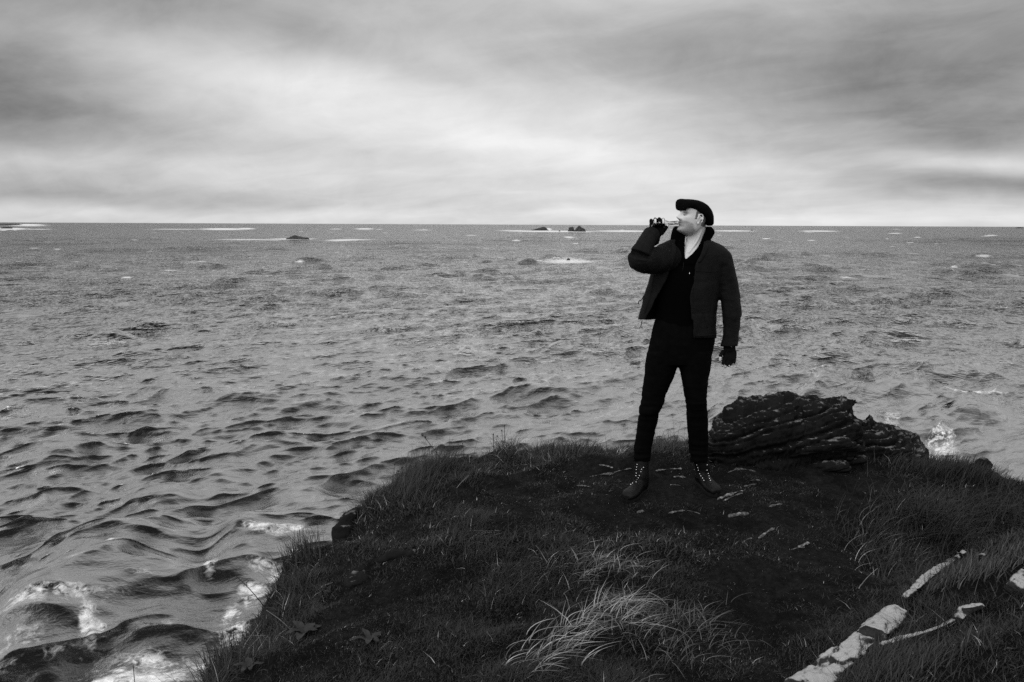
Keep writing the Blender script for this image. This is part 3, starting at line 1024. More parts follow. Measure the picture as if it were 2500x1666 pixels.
pale = rng.random(n) < (.014 + .05 * sstep(.1, .55, fbm2(x * 2.1, y * 2.1, 2, 67)) + .02 * short)
tone = np.where(pale, np.exp(rng.uniform(math.log(.05), math.log(.42), n)), tone)
rdist = np.hypot(x, y)
Wd = rng.uniform(.0022, .0042, n) * (1 + .35 * (rdist > 4)) * (1 - .25 * short)
obj('grass', blades('grass', x, y, L, Wd, rng.uniform(.1, .8, n), rng.uniform(0, 1.3, n), az, tone, 2), M_GRASS, kind='stuff', label='short dark wind-combed grass covering the headland', category='grass')


def tussock(label, pts, nb, Lr, spread, dirn, bend, tones, width=(.003, .006), seg=6, dev=.45, stuff=False):
    xs, ys = [], []
    P0 = np.array([hit(*p)[:2] for p in pts])
    for k in range(nb):
        b_ = P0[rng.integers(len(P0))] + rng.normal(0, spread, 2)
        xs.append(b_[0])
        ys.append(b_[1])
    xs, ys = np.array(xs), np.array(ys)
    me = blades('tussock', xs, ys, rng.uniform(*Lr, nb), rng.uniform(*width, nb), rng.uniform(.1, .5, nb), rng.uniform(*bend, nb), dirn + rng.normal(0, dev, nb), np.exp(rng.uniform(math.log(tones[0]), math.log(tones[1]), nb)), seg)
    o = obj('long_grass' if stuff else 'grass_tussock', me, M_GRASS)
    o['label'] = label
    o['category'] = 'grass' if stuff else 'grass tussock'
    if stuff:
        o['kind'] = 'stuff'
    return o


tussock('pale long-bladed tussock combed over by the wind, brightest clump in the near grass', [(1400, 1545), (1420, 1525), (1440, 1508), (1465, 1490), (1490, 1480), (1515, 1478), (1545, 1490), (1500, 1515), (1540, 1525)], 260, (.05, .13), .045, .3, (.8, 1.8), (.04, .42), (.003, .0055), 8, .9)
tussock('pale flattened grass tussock at the near bottom edge, below the brightest clump', [(1320, 1590), (1350, 1575), (1290, 1620), (1380, 1590)], 110, (.06, .14), .06, .4, (.6, 1.6), (.04, .40), (.004, .007), stuff=True)
tussock('mid grey tussock with scattered bright blade tips behind the brightest clump', [(1420, 1370), (1450, 1390), (1500, 1380), (1540, 1400), (1400, 1400)], 360, (.04, .10), .11, .4, (.4, 1.6), (.02, .40), (.003, .005), 6, 1.0, stuff=True)
tussock('dark coarse tussock with a few pale blades in front of the path', [(1680, 1520), (1640, 1560), (1730, 1540), (1600, 1600)], 260, (.06, .13), .10, .5, (.4, 1.4), (.012, .16), (.003, .005), 6, 1.1, stuff=True)
tussock('dark bushy tuft crowning the far mound beside the pointed rock', [(2330, 1150), (2360, 1160), (2390, 1170), (2300, 1160), (2420, 1185)], 1100, (.07, .17), .08, .4, (.0, .5), (.003, .010))
tussock('dark grassy hump between the boulder and the tufted far mound', [(2220, 1150), (2260, 1145), (2290, 1150)], 700, (.06, .14), .09, .4, (.0, .6), (.003, .012), stuff=True)
tussock('rank grass with stray pale stems behind the bank, shade of the hollow painted into its tone', [(2200, 1300), (2280, 1330), (2150, 1340), (2350, 1290), (2420, 1260), (2200, 1400), (2250, 1250), (2330, 1240)], 2200, (.08, .22), .14, .3, (.2, 1.3), (.002, .008), (.003, .006), 5, 1.0, stuff=True)  # blades toned darker to stand for the shade in the hollow
tussock('sparse pale curled stems beside the path above the hollow', [(2130, 1290), (2180, 1360), (2150, 1400), (2200, 1330)], 70, (.06, .16), .12, .3, (.3, 1.1), (.08, .4), (.002, .0035), stuff=True)
tussock('shaggy tuft overhanging the cliff edge at the highest rim', [(1020, 1160), (1050, 1160), (1080, 1150), (990, 1190), (1010, 1210)], 900, (.08, .24), .07, 1.0, (.0, .7), (.005, .025))
tussock('fringe of seeding grass along the far rim behind the man', [(1220, 1098), (1260, 1096), (1300, 1098), (1340, 1098), (1390, 1100), (1440, 1102), (1600, 1102), (1650, 1100)], 500, (.05, .13), .05, .6, (.0, .5), (.008, .06), stuff=True)
tussock('pale bleached tuft near the rim just left of the man', [(1513, 1112)], 26, (.05, .09), .015, .6, (.2, .8), (.2, .45))
tussock('coarse dark tuft hanging over the lower cliff edge above the surf', [(700, 1370), (740, 1370), (660, 1450), (630, 1500), (600, 1560), (560, 1600), (530, 1650)], 1500, (.08, .22), .06, 2.2, (.0, .6), (.005, .02), stuff=True)
tussock('thick dark grass on the near bank beside the long pale slab', [(2150, 1620), (2200, 1600), (2250, 1640), (2120, 1650)], 900, (.04, .10), .08, .5, (.1, .8), (.006, .03), stuff=True)
tussock('grass fringe hanging over the thin rock edge on the bank', [(2300, 1420), (2350, 1400), (2400, 1390), (2450, 1370), (2490, 1350)], 900, (.03, .09), .06, .5, (.1, .8), (.008, .07), stuff=True)


def stalk(label, pts, r, tone, heads=0, side=0.0, n=14, cat='dry stem'):
    pp = smooth_path(pts, n)
    mb = MB()
    mb.tube(pp, np.linspace(r, r * .5, n), 6)
    rs = np.random.default_rng(int(abs(pp[0, 0]) * 1e4) % 9999)
    for k in range(heads):
        u = pp[-1 - k % 5] + rs.normal(0, side, 3)
        mb.tube([pp[-2 - k % 5], u], [r * .4, r * .4], 5)
        mb.ball(u, [r * 1.9, r * 1.9, r * 2.6], n=5)
    mt = MATS.get('stem%d' % int(tone * 1000)) or mat_basic('stem%d' % int(tone * 1000), tone, .7, .3, 40)
    o = obj('dry_stem', mb.mesh('dry_stem'), mt)
    o['label'] = label
    o['category'] = cat
    return o


def st(base, tip, Ytip, mid=None):
    b_ = hit(*base)
    e = P(tip[0], tip[1], Ytip)
    mm = (b_ + e) / 2 + (np.array(mid) if mid else 0)
    return [b_ - [0, 0, .02], mm, e]


stalk('long bare dead stem leaning left over the cliff rim against the sea', st((1100, 1150), (1030, 1060), 5.75), .004, .03, 3, .006)
stalk('tall umbel stalk with dark seed heads on the far rim, left part', st((1222, 1098), (1205, 1058), 6.2), .003, .02, 7, .022)
stalk('tallest umbel stalk with dark seed heads on the far rim', st((1240, 1098), (1232, 1040), 6.2), .003, .02, 8, .024)
stalk('thin bent stem arching low over the rim towards the umbel stalks', st((1180, 1100), (1130, 1082), 6.0, (0, 0, .03)), .0025, .03, 2, .006)
stalk('forked dry stem sticking out from the overhanging rim tuft', st((1000, 1170), (985, 1122), 5.6), .003, .03, 6, .03)
stalk('long pale stem lying slantwise across the dark slope, upper', st((1100, 1205), (1145, 1160), 5.2), .003, .12)
stalk('long pale stem lying slantwise across the dark slope, middle', st((1190, 1340), (1120, 1298), 4.5), .0025, .14)
stalk('pale straight stem pointing down the dark slope, below the middle one', st((1295, 1310), (1335, 1372), 3.9), .0025, .16)
stalk('long dark stem crossing the surf at the lower cliff edge', st((650, 1480), (575, 1405), 4.2), .0032, .02)
stalk('pale slanting stem low on the surf-side grass', st((720, 1540), (650, 1490), 3.9), .0026, .10)
stalk('hooked dark stem in front of the white surf', st((330, 1690), (325, 1625), 3.25, (.02, 0, .03)), .003, .015)
stalk('straight white stem standing in the hollow by the bank', st((2172, 1352), (2188, 1318), 4.0), .0032, .5)
stalk('thin pale stem leaning in the hollow below the white one', st((2090, 1436), (2142, 1388), 3.7), .0022, .22)
stalk('thin pale upright stem behind the hollow', st((2318, 1240), (2316, 1196), 4.9), .0025, .25)
stalk('pale stem lying at the foot of the brightest tussock', st((1455, 1550), (1392, 1546), 3.1), .003, .35)
stalk('pale stem lying right of the brightest tussock', st((1632, 1472), (1585, 1447), 3.4), .003, .35)

# broad dock leaves near the surf side
M_DOCK = mat_basic('dock_leaf', .016, .55, .5, 30, .4, 60, .25)


def dock(label, px, py, leaves, size):
    b_ = hit(px, py)
    t = thing('dock_plant', label, 'plant')
    t.location = b_
    for k in range(leaves):
        a = 2 * math.pi * k / leaves + random.random()
        Ln, w = size * random.uniform(.45, 1.1), size * random.uniform(.12, .2)
        up = random.uniform(.5, 1.25)
        rows = []
        for i in range(9):
            u = i / 8
            hor = Ln * u * math.cos(up * (1 - .6 * u))
            z = Ln * (u * math.sin(up) - .5 * u * u * math.sin(up)) + .01
            hw = w * math.sin(math.pi * min(1, u * .92 + .06)) ** .8
            c_, s_ = math.cos(a), math.sin(a)
            for v in (-1, 0, 1):
                rows.append((c_ * hor - s_ * hw * v, s_ * hor + c_ * hw * v, z + abs(v) * hw * .35 + .004 * math.sin(9 * u + 3 * v)))
        fs = []
        for i in range(8):
            for v in range(2):
                q = i * 3 + v
                fs.append([q, q + 1, q + 4, q + 3])
        obj('leaf', mesh_np('leaf', rows, fs), M_DOCK, t)


dock('broad-leaved dock plant with upright leaf low on the surf-side slope', 745, 1555, 6, .13)
dock('small dock rosette nearer the bottom edge among dark grass', 610, 1640, 5, .09)
dock('dock rosette in the middle of the dark slope below the dark slab', 905, 1575, 6, .10)
# ------------------------------------------------------------------ the man
from mathutils.bvhtree import BVHTree

man = thing('person', 'man in black flat cap, jacket and lace-up boots drinking from a small bottle', 'person')
man.location = hit(1640, 1195)


def part(name, me, mat, parent=man, **kw):
    o = obj(name, me, mat, parent, **kw)
    if parent is man:
        o.matrix_parent_inverse = Matrix.Translation(-man.location)
    return o


def ring(L, Rr, py, Y, b, n=28, p=.85):
    """closed horizontal cross-section through two silhouette pixels"""
    th = np.linspace(0, 2 * math.pi, n, endpoint=False)
    cxx, a = (L + Rr) / 2, (Rr - L) / 2
    c, s = np.cos(th), np.sin(th)
    return np.array([P(cxx + a * np.sign(ci) * abs(ci) ** p, py, Y - b * np.sign(si) * abs(si) ** p) for ci, si in zip(c, s)])


def limb(mb, secs, n=28, sub=4, p=.9):
    secs = smooth_path(np.array(secs, float), (len(secs) - 1) * sub + 1)
    mb.loft([ring(s[1], s[2], s[0], s[3], s[4], n, p) for s in secs])


def arc_ring(L, Rr, iL, iR, py, yc, b, th_px, th_m, n=44, p=.85):
    cxx, a = (L + Rr) / 2, (Rr - L) / 2

    def ang(x):
        return math.acos(max(-1, min(1, np.sign(x - cxx) * (abs(x - cxx) / a) ** (1 / p))))
    t = np.linspace(ang(iL), 2 * math.pi + ang(iR), n)

    def pts(aa, bb):
        return [P(cxx + aa * np.sign(math.cos(x)) * abs(math.cos(x)) ** p, py, yc - bb * np.sign(math.sin(x)) * abs(math.sin(x)) ** p) for x in t]
    return np.array(pts(a, b) + pts(a - th_px, b - th_m)[::-1])


def shell(mb, secs, th_px=4.0, th_m=.011, sub=4):
    secs = smooth_path(np.array(secs, float), (len(secs) - 1) * sub + 1)
    mb.loft([arc_ring(s[1], s[2], s[3], s[4], s[0], s[5], s[6], th_px, th_m) for s in secs], strip=True)


BOOTS = []
for heel, toe, hem, hemY in [((1574, 1193), (1532, 1227), (1566, 1112), 5.075), ((1705, 1179), (1738, 1206), (1708, 1112), 5.13)]:
    Hh, Tt = hit(*heel), hit(*toe)
    d = Tt - Hh
    d[2] = 0
    d /= np.linalg.norm(d)
    base = min(Hh[2], Tt[2]) + .004
    ank = Hh * [1, 1, 0] + d * .062 + np.array([0, 0, base + .085])
    BOOTS.append((Hh, Tt, d, base, ank, P(hem[0], hem[1], hemY)))


# --- head in its own frame: x forward, y to his left, z up from the chin
THETA, TILT, HS = math.radians(18), math.radians(9), .955
fw = np.array([-math.cos(THETA), -math.sin(THETA), 0.0])
lf = np.cross([0, 0, 1.0], fw)
fwd = fw * math.cos(TILT) + np.array([0, 0, 1.0]) * math.sin(TILT)
upv = np.array([0, 0, 1.0]) * math.cos(TILT) - fw * math.sin(TILT)
YN = 4.93
NOSE = np.array([.119, 0, .087])
HO = P(1651.0, 529.8, YN) - HS * (fwd * NOSE[0] + upv * NOSE[2])


def hw(v):
    v = np.asarray(v, float)
    return HO + HS * (v[..., :1] * fwd + v[..., 1:2] * lf + v[..., 2:3] * upv)


def hl(w):
    d = (np.asarray(w, float) - HO) / HS
    return np.stack([d @ fwd, d @ lf, d @ upv], -1)


zs = np.array([-.012, -.004, .006, .018, .03, .042, .055, .07, .085, .10, .115, .13, .145, .16, .18, .20, .212, .218])
fx = np.array([.045, .078, .093, .091, .085, .086, .087, .086, .086, .085, .0835, .088, .088, .086, .078, .058, .034, .01])
bx = np.array([.00, .012, .025, .04, .052, .062, .070, .078, .086, .092, .096, .098, .098, .096, .088, .068, .045, .015])
ww = np.array([.018, .032, .041, .048, .053, .057, .060, .0635, .067, .070, .072, .0735, .0745, .074, .069, .054, .035, .012])
zz = np.linspace(zs[0], zs[-1], 90)
nth = 140
th = np.linspace(0, 2 * math.pi, nth, endpoint=False)
rings = []
for z in zz:
    f_, b_, w_ = (np.interp(z, zs, a) for a in (fx, bx, ww))
    c, s = np.cos(th), np.sin(th)
    e = .98 if z > .03 else 1.0
    X = np.where(c > 0, f_, b_) * np.sign(c) * np.abs(c) ** e
    Yy = w_ * np.sign(s) * np.abs(s) ** .92
    g = lambda y0, z0, sy_, sz_: np.exp(-((np.abs(Yy) - y0) / sy_) ** 2 - ((z - z0) / sz_) ** 2)
    fr = (c > .05)
    nose = np.interp(z, [.070, .076, .082, .088, .096, .108, .120, .128], [0, .019, .030, .0345, .029, .018, .006, 0])
    nw = np.interp(z, [.07, .085, .10, .125], [.015, .0145, .010, .009])
    d = nose * np.exp(-(Yy / nw) ** 2)
    d += .007 * g(.016, .079, .006, .007)                # nostril wings
    d -= .016 * g(.030, .116, .014, .010)                # eye sockets
    d += .007 * g(.031, .1145, .010, .0075)              # lids
    d += .004 * g(.030, .131, .020, .006)                # brow ridge
    d += .005 * g(.048, .092, .016, .014)                # cheekbone
    d += .0055 * g(0, .0585, .020, .0045) + .006 * g(0, .046, .018, .0045) - .005 * g(0, .0525, .022, .0026)
    d -= .004 * g(0, .034, .022, .006)
    d += .004 * g(0, .010, .016, .010)
    d -= .004 * g(.045, .055, .014, .016)
    X = X + np.where(fr, d, 0)
    rings.append(hw(np.stack([X, Yy, np.full(nth, z)], -1)))
mb = MB()
mb.loft(rings)
for sgn in (1, -1):                                       # ears
    E = np.array([-.004, sgn * .0735, .092])
    A = np.array([[.93, sgn * -.30, -.2], [.28, sgn * .95, 0], [.2, 0, .98]])
    mb.ball(hw(E + np.array([-.002, -sgn * .002, 0])), [.014, .005, .025], np.array([fwd, lf, upv]))
    t = np.radians(np.linspace(-35, 235, 18))
    hel = np.stack([np.cos(t) * .0165 - .004, sgn * (.007 + .006 * (np.cos(t) < .3)), np.sin(t) * .028 + .004], -1)
    mb.tube(hw(E + hel), .0040 * HS, 8)
    t = np.radians(np.linspace(20, 190, 10))
    mb.tube(hw(E + np.stack([np.cos(t) * .009 - .004, np.full(10, sgn * .006), np.sin(t) * .016 + .002], -1)), .003 * HS, 8)
    mb.ball(hw(E + np.array([.003, sgn * .004, -.026])), [.008, .005, .009], np.array([fwd, lf, upv]))
# neck, chest and the body under the clothes
limb(mb, [(540, 1676, 1724, 5.025, .050), (570, 1672, 1722, 5.02, .052), (592, 1669, 1719, 5.015, .053), (614, 1662, 1717, 5.00, .058), (640, 1650, 1722, 4.995, .062), (662, 1638, 1735, 5.02, .075)])
mb.tube(smooth_path([P(1712, 560, 4.985), P(1700, 590, 4.962), P(1681, 618, 4.945)], 8), [.010, .011, .011, .010, .010, .009, .009, .008], 8)
mb.tube([P(1674, 580, 4.972), P(1671, 590, 4.965), P(1671, 597, 4.968)], [.010, .013, .010], 8)
limb(mb, [(645, 1628, 1742, 5.03, .07), (700, 1614, 1742, 5.03, .08), (770, 1608, 1736, 5.03, .085), (830, 1604, 1734, 5.03, .09), (885, 1600, 1724, 5.03, .08)])
limb(mb, [(860, 1588, 1652, 5.03, .07), (960, 1576, 1618, 5.03, .06), (1040, 1564, 1594, 5.05, .042), (1120, 1558, 1576, 5.07, .03)])
limb(mb, [(860, 1662, 1724, 5.03, .07), (960, 1680, 1718, 5.03, .06), (1040, 1688, 1718, 5.08, .042), (1120, 1698, 1718, 5.12, .03)])
for Hh, Tt, d, base, ank, hp in BOOTS:
    mb.tube(smooth_path([hp + [0, 0, .06], hp, ank + [0, 0, .02], ank + d * .04 - [0, 0, .03], Hh * [1, 1, 0] + d * .17 + np.array([0, 0, base + .05]), Hh * [1, 1, 0] + d * .24 + np.array([0, 0, base + .045])], 16), np.linspace(.026, .018, 16), 10)
# his raised right arm and hanging left arm
ARM_R = [P(1640, 626, 5.01), P(1612, 634, 4.94), P(1585, 637, 4.865), P(1564, 632, 4.815), P(1568, 616, 4.81), P(1575, 600, 4.835), P(1587, 582, 4.88), P(1597, 575, 4.92)]
mb.tube(smooth_path(ARM_R, 20), np.interp(np.linspace(0, 1, 20), [0, .3, .45, 1], [.05, .034, .026, .026]), 12)
ARM_L = [P(1752, 625, 5.02), P(1776, 690, 5.03), P(1786, 770, 5.03), P(1784, 820, 5.01), P(1782, 852, 5.0)]
mb.tube(smooth_path(ARM_L, 20), np.interp(np.linspace(0, 1, 20), [0, .4, 1], [.05, .04, .028]), 12)
KX = [1589.5, 1599.5, 1609.5, 1619.0]
FING_R = []
for k, x in enumerate(KX):
    dy = (2.5, .5, -.5, 1.0)[k]
    FING_R.append([P(x, 553 + dy, 4.925), P(x - .5, 541 + dy, 4.921), P(x, 535.5 + dy, 4.900), P(x + .5, 537.5 + dy, 4.876), P(x + .8, 544.5 + dy, 4.868)])
THUMB_R = [P(1615, 571, 4.915), P(1622, 562, 4.895), P(1626, 556, 4.876), P(1630, 550.5, 4.873)]
PALM_R = [P(1597, 579, 4.925), P(1601, 566, 4.924), P(1604.5, 553, 4.925)]
FING_L = []
for k, (x, ky, mx_, my, tx, ty) in enumerate([(1768, 877, 1766, 886, 1764, 894.5), (1776.5, 879, 1775, 889, 1771, 897.5), (1785, 879, 1784, 888, 1779, 894.5), (1793, 876, 1793, 883, 1789, 889)]):
    FING_L.append([P(x, ky - 3, 4.985 + .004 * k), P(mx_, my, 4.965 + .006 * k), P((mx_ + tx) / 2 - .6, (my + ty) / 2 + .8, 4.960 + .007 * k), P(tx, ty, 4.972 + .008 * k)])
THUMB_L = [P(1766, 858, 4.99), P(1760.5, 866, 4.972), P(1758.5, 873, 4.965), P(1758, 880.5, 4.968)]
PALM_L = [P(1781, 850, 5.0), P(1782, 864, 4.995), P(1781, 876, 4.985)]


def hand(mb, palm, fing, thumb, extra=0.0, cut=None, upd=(0, 1, 0)):
    mb.tube(smooth_path(palm, 6), np.array([.028, .036, .041, .042, .041, .038]) + extra, 16, .42, upd)
    for k, f in enumerate(fing + [thumb]):
        r0 = (.0080, .0090, .0094, .0092, .0105)[k] if fing is FING_R else (.0092, .0096, .0092, .0080, .0105)[k]
        pp = smooth_path(f, 12)
        rr_ = np.linspace(r0, r0 * .78, 12) + extra
        if cut:
            m_ = int(round(12 * (cut[k] if isinstance(cut, tuple) else cut)))
            pp, rr_ = pp[:m_], rr_[:m_]
        mb.tube(pp, rr_, 10)


hand(mb, PALM_R, FING_R, THUMB_R)
hand(mb, PALM_L, FING_L, THUMB_L)
body_me = remeshed(mb, 'body', .0034, 2, .4)
co = get_co(body_me)
L3 = hl(co)
tone = np.full(len(co), .55)
onhead = (L3[:, 2] > -.02) & (L3[:, 2] < .25) & (np.abs(L3[:, 0]) < .14) & (np.abs(L3[:, 1]) < .1)
nz = fbm(co * 160, 2, 4)
beard = sstep(.078, .060, L3[:, 2] + .35 * np.maximum(0, .06 - L3[:, 0])) * sstep(.0, .03, L3[:, 0]) + sstep(.04, .02, L3[:, 2]) * sstep(-.03, .01, L3[:, 0])
beard = np.clip(beard, 0, 1) * sstep(-.03, -.005, L3[:, 2])
tone = np.where(onhead, tone * (1 - .58 * np.clip(beard * (1 + .5 * nz), 0, 1)), tone)
lip = np.exp(-((L3[:, 2] - .0525) / .008) ** 2 - (L3[:, 1] / .024) ** 2) * (L3[:, 0] > .07)
tone = np.where(onhead, tone * (1 - .55 * lip), tone)
mst = np.exp(-((L3[:, 2] - .064) / .007) ** 2 - (L3[:, 1] / .030) ** 2) * (L3[:, 0] > .05)
tone = np.where(onhead, tone * (1 - .45 * mst), tone)
side = onhead & (np.abs(L3[:, 1]) > .045) & (L3[:, 0] < .022) & (L3[:, 0] > -.2) & (L3[:, 2] > .088) & ~((np.abs(L3[:, 1]) > .0745) & (L3[:, 2] < .13))
side &= ~((L3[:, 0] > -.030) & (L3[:, 0] < .022) & (L3[:, 2] > .055) & (L3[:, 2] < .128) & (np.abs(L3[:, 1]) > .0745))
side |= onhead & (L3[:, 0] < -.035) & (L3[:, 2] > .055)
tone = np.where(side, .10, tone)
sock = np.exp(-((np.abs(L3[:, 1]) - .029) / .019) ** 2 - ((L3[:, 2] - .118) / .011) ** 2) * (L3[:, 0] > .05)  # shade of the eye sockets, painted into the skin tone
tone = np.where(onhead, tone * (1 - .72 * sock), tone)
at = body_me.attributes.new('tone', 'FLOAT', 'POINT')
at.data.foreach_set('value', tone.astype(np.float32))
M_SKIN = mat_attr('skin', 'tone', .5, .4)
part('body', body_me, M_SKIN)
bvh_body = BVHTree.FromPolygons([tuple(v) for v in co], [tuple(p.vertices) for p in body_me.polygons])


def bvh_of(me):
    return BVHTree.FromPolygons([tuple(v.co) for v in me.vertices], [tuple(p.vertices) for p in me.polygons])


def on(bvh, px, py, off=.0):
    d = Vector(ray(px, py)).normalized()
    h = bvh.ray_cast(Vector(CAM), d)
    if h[0] is None:
        h = bvh.find_nearest(Vector(P(px, py, 5.0)))
    return np.array(h[0]) + np.array(h[1]) * off


# brow, lashes
for nm, pts, r0 in [('eyebrow', [(.0925, .016, .131), (.091, .028, .135), (.082, .043, .132)], .0042), ('eyebrow', [(.0925, -.016, .131), (.091, -.028, .135), (.082, -.043, .132)], .0042),
                    ('eyelash', [(.0815, .020, .1105), (.0835, .030, .1085), (.077, .043, .1110)], .0034), ('eyelash', [(.0815, -.020, .1105), (.0835, -.030, .1085), (.077, -.043, .1110)], .0034)]:
    pp = smooth_path(hw(np.array(pts)), 9)
    q = []
    for v in pp:
        near_ = bvh_body.find_nearest(Vector(v))
        q.append(np.array(near_[0]) + np.array(near_[1]) * .0006)
    mb = MB()
    mb.tube(q, r0 * np.sin(np.linspace(.5, 2.7, 9)), 7, .6)
    part(nm, mb.mesh(nm), M_HAIR)

# --- flat cap
CAPS = [(1655, 498, 492, .020), (1656.5, 504, 488, .032), (1659, 511, 486.2, .050), (1661.5, 515, 485.8, .064), (1664, 515, 486, .072), (1667, 511.5, 486.4, .078), (1672, 509.5, 486.6, .082), (1680, 513, 486.8, .086), (1689, 518.5, 487.8, .089), (1698, 525.5, 489.4, .0895), (1708, 531.5, 493, .088),
        (1717, 539, 498.5, .081), (1725, 547, 506, .070), (1731, 552, 514.5, .054), (1735, 551, 524, .036), (1737, 543, 531, .018)]
mb = MB()
rg = []
th = np.linspace(0, 2 * math.pi, 48, endpoint=False)
for (px, zl, zh, w) in smooth_path(np.array(CAPS, float), 44):
    Yc = YN + (px - 1651) / 389 * math.tan(THETA)
    lo, hi = P(px, zl, Yc), P(px, zh, Yc)
    c_ = (lo + hi) / 2
    hh = (hi - lo) / 2
    c, s = np.cos(th), np.sin(th)
    sh = np.sign(s) * np.abs(s) ** np.where(s > 0, .85, .55)
    rg.append(c_ + (np.sign(c) * np.abs(c) ** .8 * w)[:, None] * lf + sh[:, None] * hh)
mb.loft(rg)
cap_me = remeshed(mb, 'cap', .0042, 3)
displace(cap_me, lambda c, no: .0022 * fbm(c * 28, 3, 77) + .0008 * fbm(c * 140, 2, 78))
cap = part('cap', cap_me, M_CAP)

# --- shirt with its stand-up hood collar
mb = MB()
limb(mb, [(631, 1640, 1738, 5.03, .085), (650, 1630, 1748, 5.03, .102), (700, 1606, 1752, 5.03, .115), (780, 1601, 1747, 5.03, .120), (838, 1592, 1745, 5.03, .118)], 40)
shell(mb, [(553, 1647, 1736, 1660, 1733, 5.045, .070), (560, 1642, 1743, 1666, 1727, 5.045, .078), (568, 1639.5, 1745, 1669, 1722, 5.04, .082), (578, 1637, 1740, 1671, 1717, 5.035, .086), (591, 1635, 1734, 1671, 1711, 5.03, .090), (606, 1634, 1736, 1671, 1702, 5.03, .096),
           (620, 1633, 1741, 1671.5, 1689, 5.03, .100), (634, 1632, 1746, 1672, 1674.5, 5.03, .104), (646, 1631, 1748, 1673, 1674, 5.03, .106)], 5.0, .013)
mb.ball(P(1733, 566, 5.10), [.032, .05, .024])
sm = remeshed(mb, 'shirt', .005, 3)
displace(sm, lambda c, no: .004 * fbm(c * np.array([14, 14, 9]), 3, 12))
shirt = part('shirt', sm, M_SHIRT)
# zip on the shirt front
bs = bvh_of(sm)
mb = MB()
mb.tube([on(bs, 1669, 641, .002), on(bs, 1668, 652, .002), on(bs, 1666, 663, .002)], .0022, 6)
part('zip', mb.mesh('zip'), M_LEATHER, shirt)
mb = MB()
mb.ball(on(bs, 1683, 668.5, .004), [.003, .003, .007], n=6)
part('drawcord_tip', mb.mesh('drawcord_tip'), M_STEEL, shirt)

# --- trousers
mb = MB()
limb(mb, [(770, 1604, 1745, 5.03, .112), (800, 1594, 1746, 5.03, .122), (832, 1587, 1746, 5.03, .126), (866, 1579, 1739, 5.03, .122), (893, 1576, 1735, 5.03, .105)], 40)
limb(mb, [(862, 1579, 1657, 5.03, .112), (893, 1574, 1654, 5.03, .108), (918, 1573, 1647, 5.03, .100), (962, 1566, 1627, 5.03, .084), (995, 1561.5, 1617, 5.03, .074), (1010, 1560, 1609, 5.03, .072), (1030, 1556.5, 1606, 5.05, .070), (1060, 1552.5, 1598, 5.06, .066), (1100, 1547.5, 1590, 5.075, .064), (1128, 1545.5, 1588.5, 5.08, .064)])
limb(mb, [(862, 1655, 1739, 5.03, .112), (893, 1656.5, 1736.5, 5.03, .108), (926, 1663.5, 1730.5, 5.03, .098), (962, 1669.5, 1727, 5.03, .084), (995, 1675, 1726, 5.03, .074), (1018, 1676, 1729, 5.06, .072), (1064, 1679, 1729, 5.09, .066), (1100, 1683, 1729, 5.12, .064), (1130, 1685, 1728.5, 5.13, .064)])
tm = remeshed(mb, 'trousers', .006, 3)
displace(tm, lambda c, no: .005 * fbm(c * np.array([10, 10, 16]), 3, 15) + .007 * fbm(c * np.array([6, 6, 45]), 2, 16) * (np.exp(-((c[:, 2] - .55) / .12) ** 2) + np.exp(-((c[:, 2] - .2) / .1) ** 2)))
part('trousers', tm, M_TROUSER)

# --- jacket: open shell with both sleeves
mb = MB()
shell(mb, [(584, 1640, 1730, 1650, 1726, 5.03, .085), (592, 1622, 1749, 1648, 1721, 5.03, .108), (602, 1605, 1768, 1647, 1718, 5.03, .122), (616, 1594, 1779, 1645, 1714, 5.03, .130), (634, 1592, 1781, 1641, 1704, 5.03, .134), (652, 1591, 1777, 1637, 1697, 5.03, .137), (690, 1583, 1765, 1623, 1693, 5.03, .142),
           (720, 1573, 1757, 1605, 1685, 5.03, .148), (750, 1565, 1752, 1590, 1687, 5.03, .152), (768, 1560, 1750, 1580, 1688, 5.03, .152), (781, 1557, 1749, 1573, 1688.5, 5.03, .152)])
# right front panel reaches lower than the flared left one
shell(mb, [(770, 1575, 1750, 1582, 1688, 5.03, .150), (800, 1590, 1749, 1592, 1688.5, 5.03, .150), (824, 1596, 1749, 1597, 1688, 5.03, .150)]) if False else None
secs = smooth_path(np.array([(770, 1750, 1688), (800, 1748.5, 1688.5), (826, 1748, 1688)], float), 9)
rg = []
for (py, xr, xi) in secs:
    t = np.linspace(-.9, 1, 22)
    cxx, a = 1670.0, xr - 1670.0
    o_, i_ = [], []
    for ang_ in np.linspace(-1.0, math.acos((xi - cxx) / a), 22):
        for lst, da, db in ((o_, 0, 0), (i_, 4, .011)):
            lst.append(P(cxx + (a - da) * math.cos(ang_) ** .85 if math.cos(ang_) > 0 else cxx, py, 5.03 - (.152 - db) * np.sign(math.sin(ang_)) * abs(math.sin(ang_)) ** .85))
    rg.append(np.array(o_ + i_[::-1]))
mb.loft(rg, strip=True)
# raised sleeve: outer and inner outline
SLR = smooth_path(np.array([P(1640, 626, 5.01), P(1612, 634, 4.94), P(1585, 637, 4.865), P(1562, 634, 4.815), P(1563, 620, 4.80), P(1572, 603, 4.82), P(1584, 583, 4.87), P(1591, 571, 4.90)]), 30)
mb.tube(SLR, np.interp(np.linspace(0, 1, 30), [0, .25, .42, .55, .72, 1], [.088, .082, .074, .064, .055, .054]), 20)
mb.ball(P(1549, 645, 4.81), [.036, .05, .034])
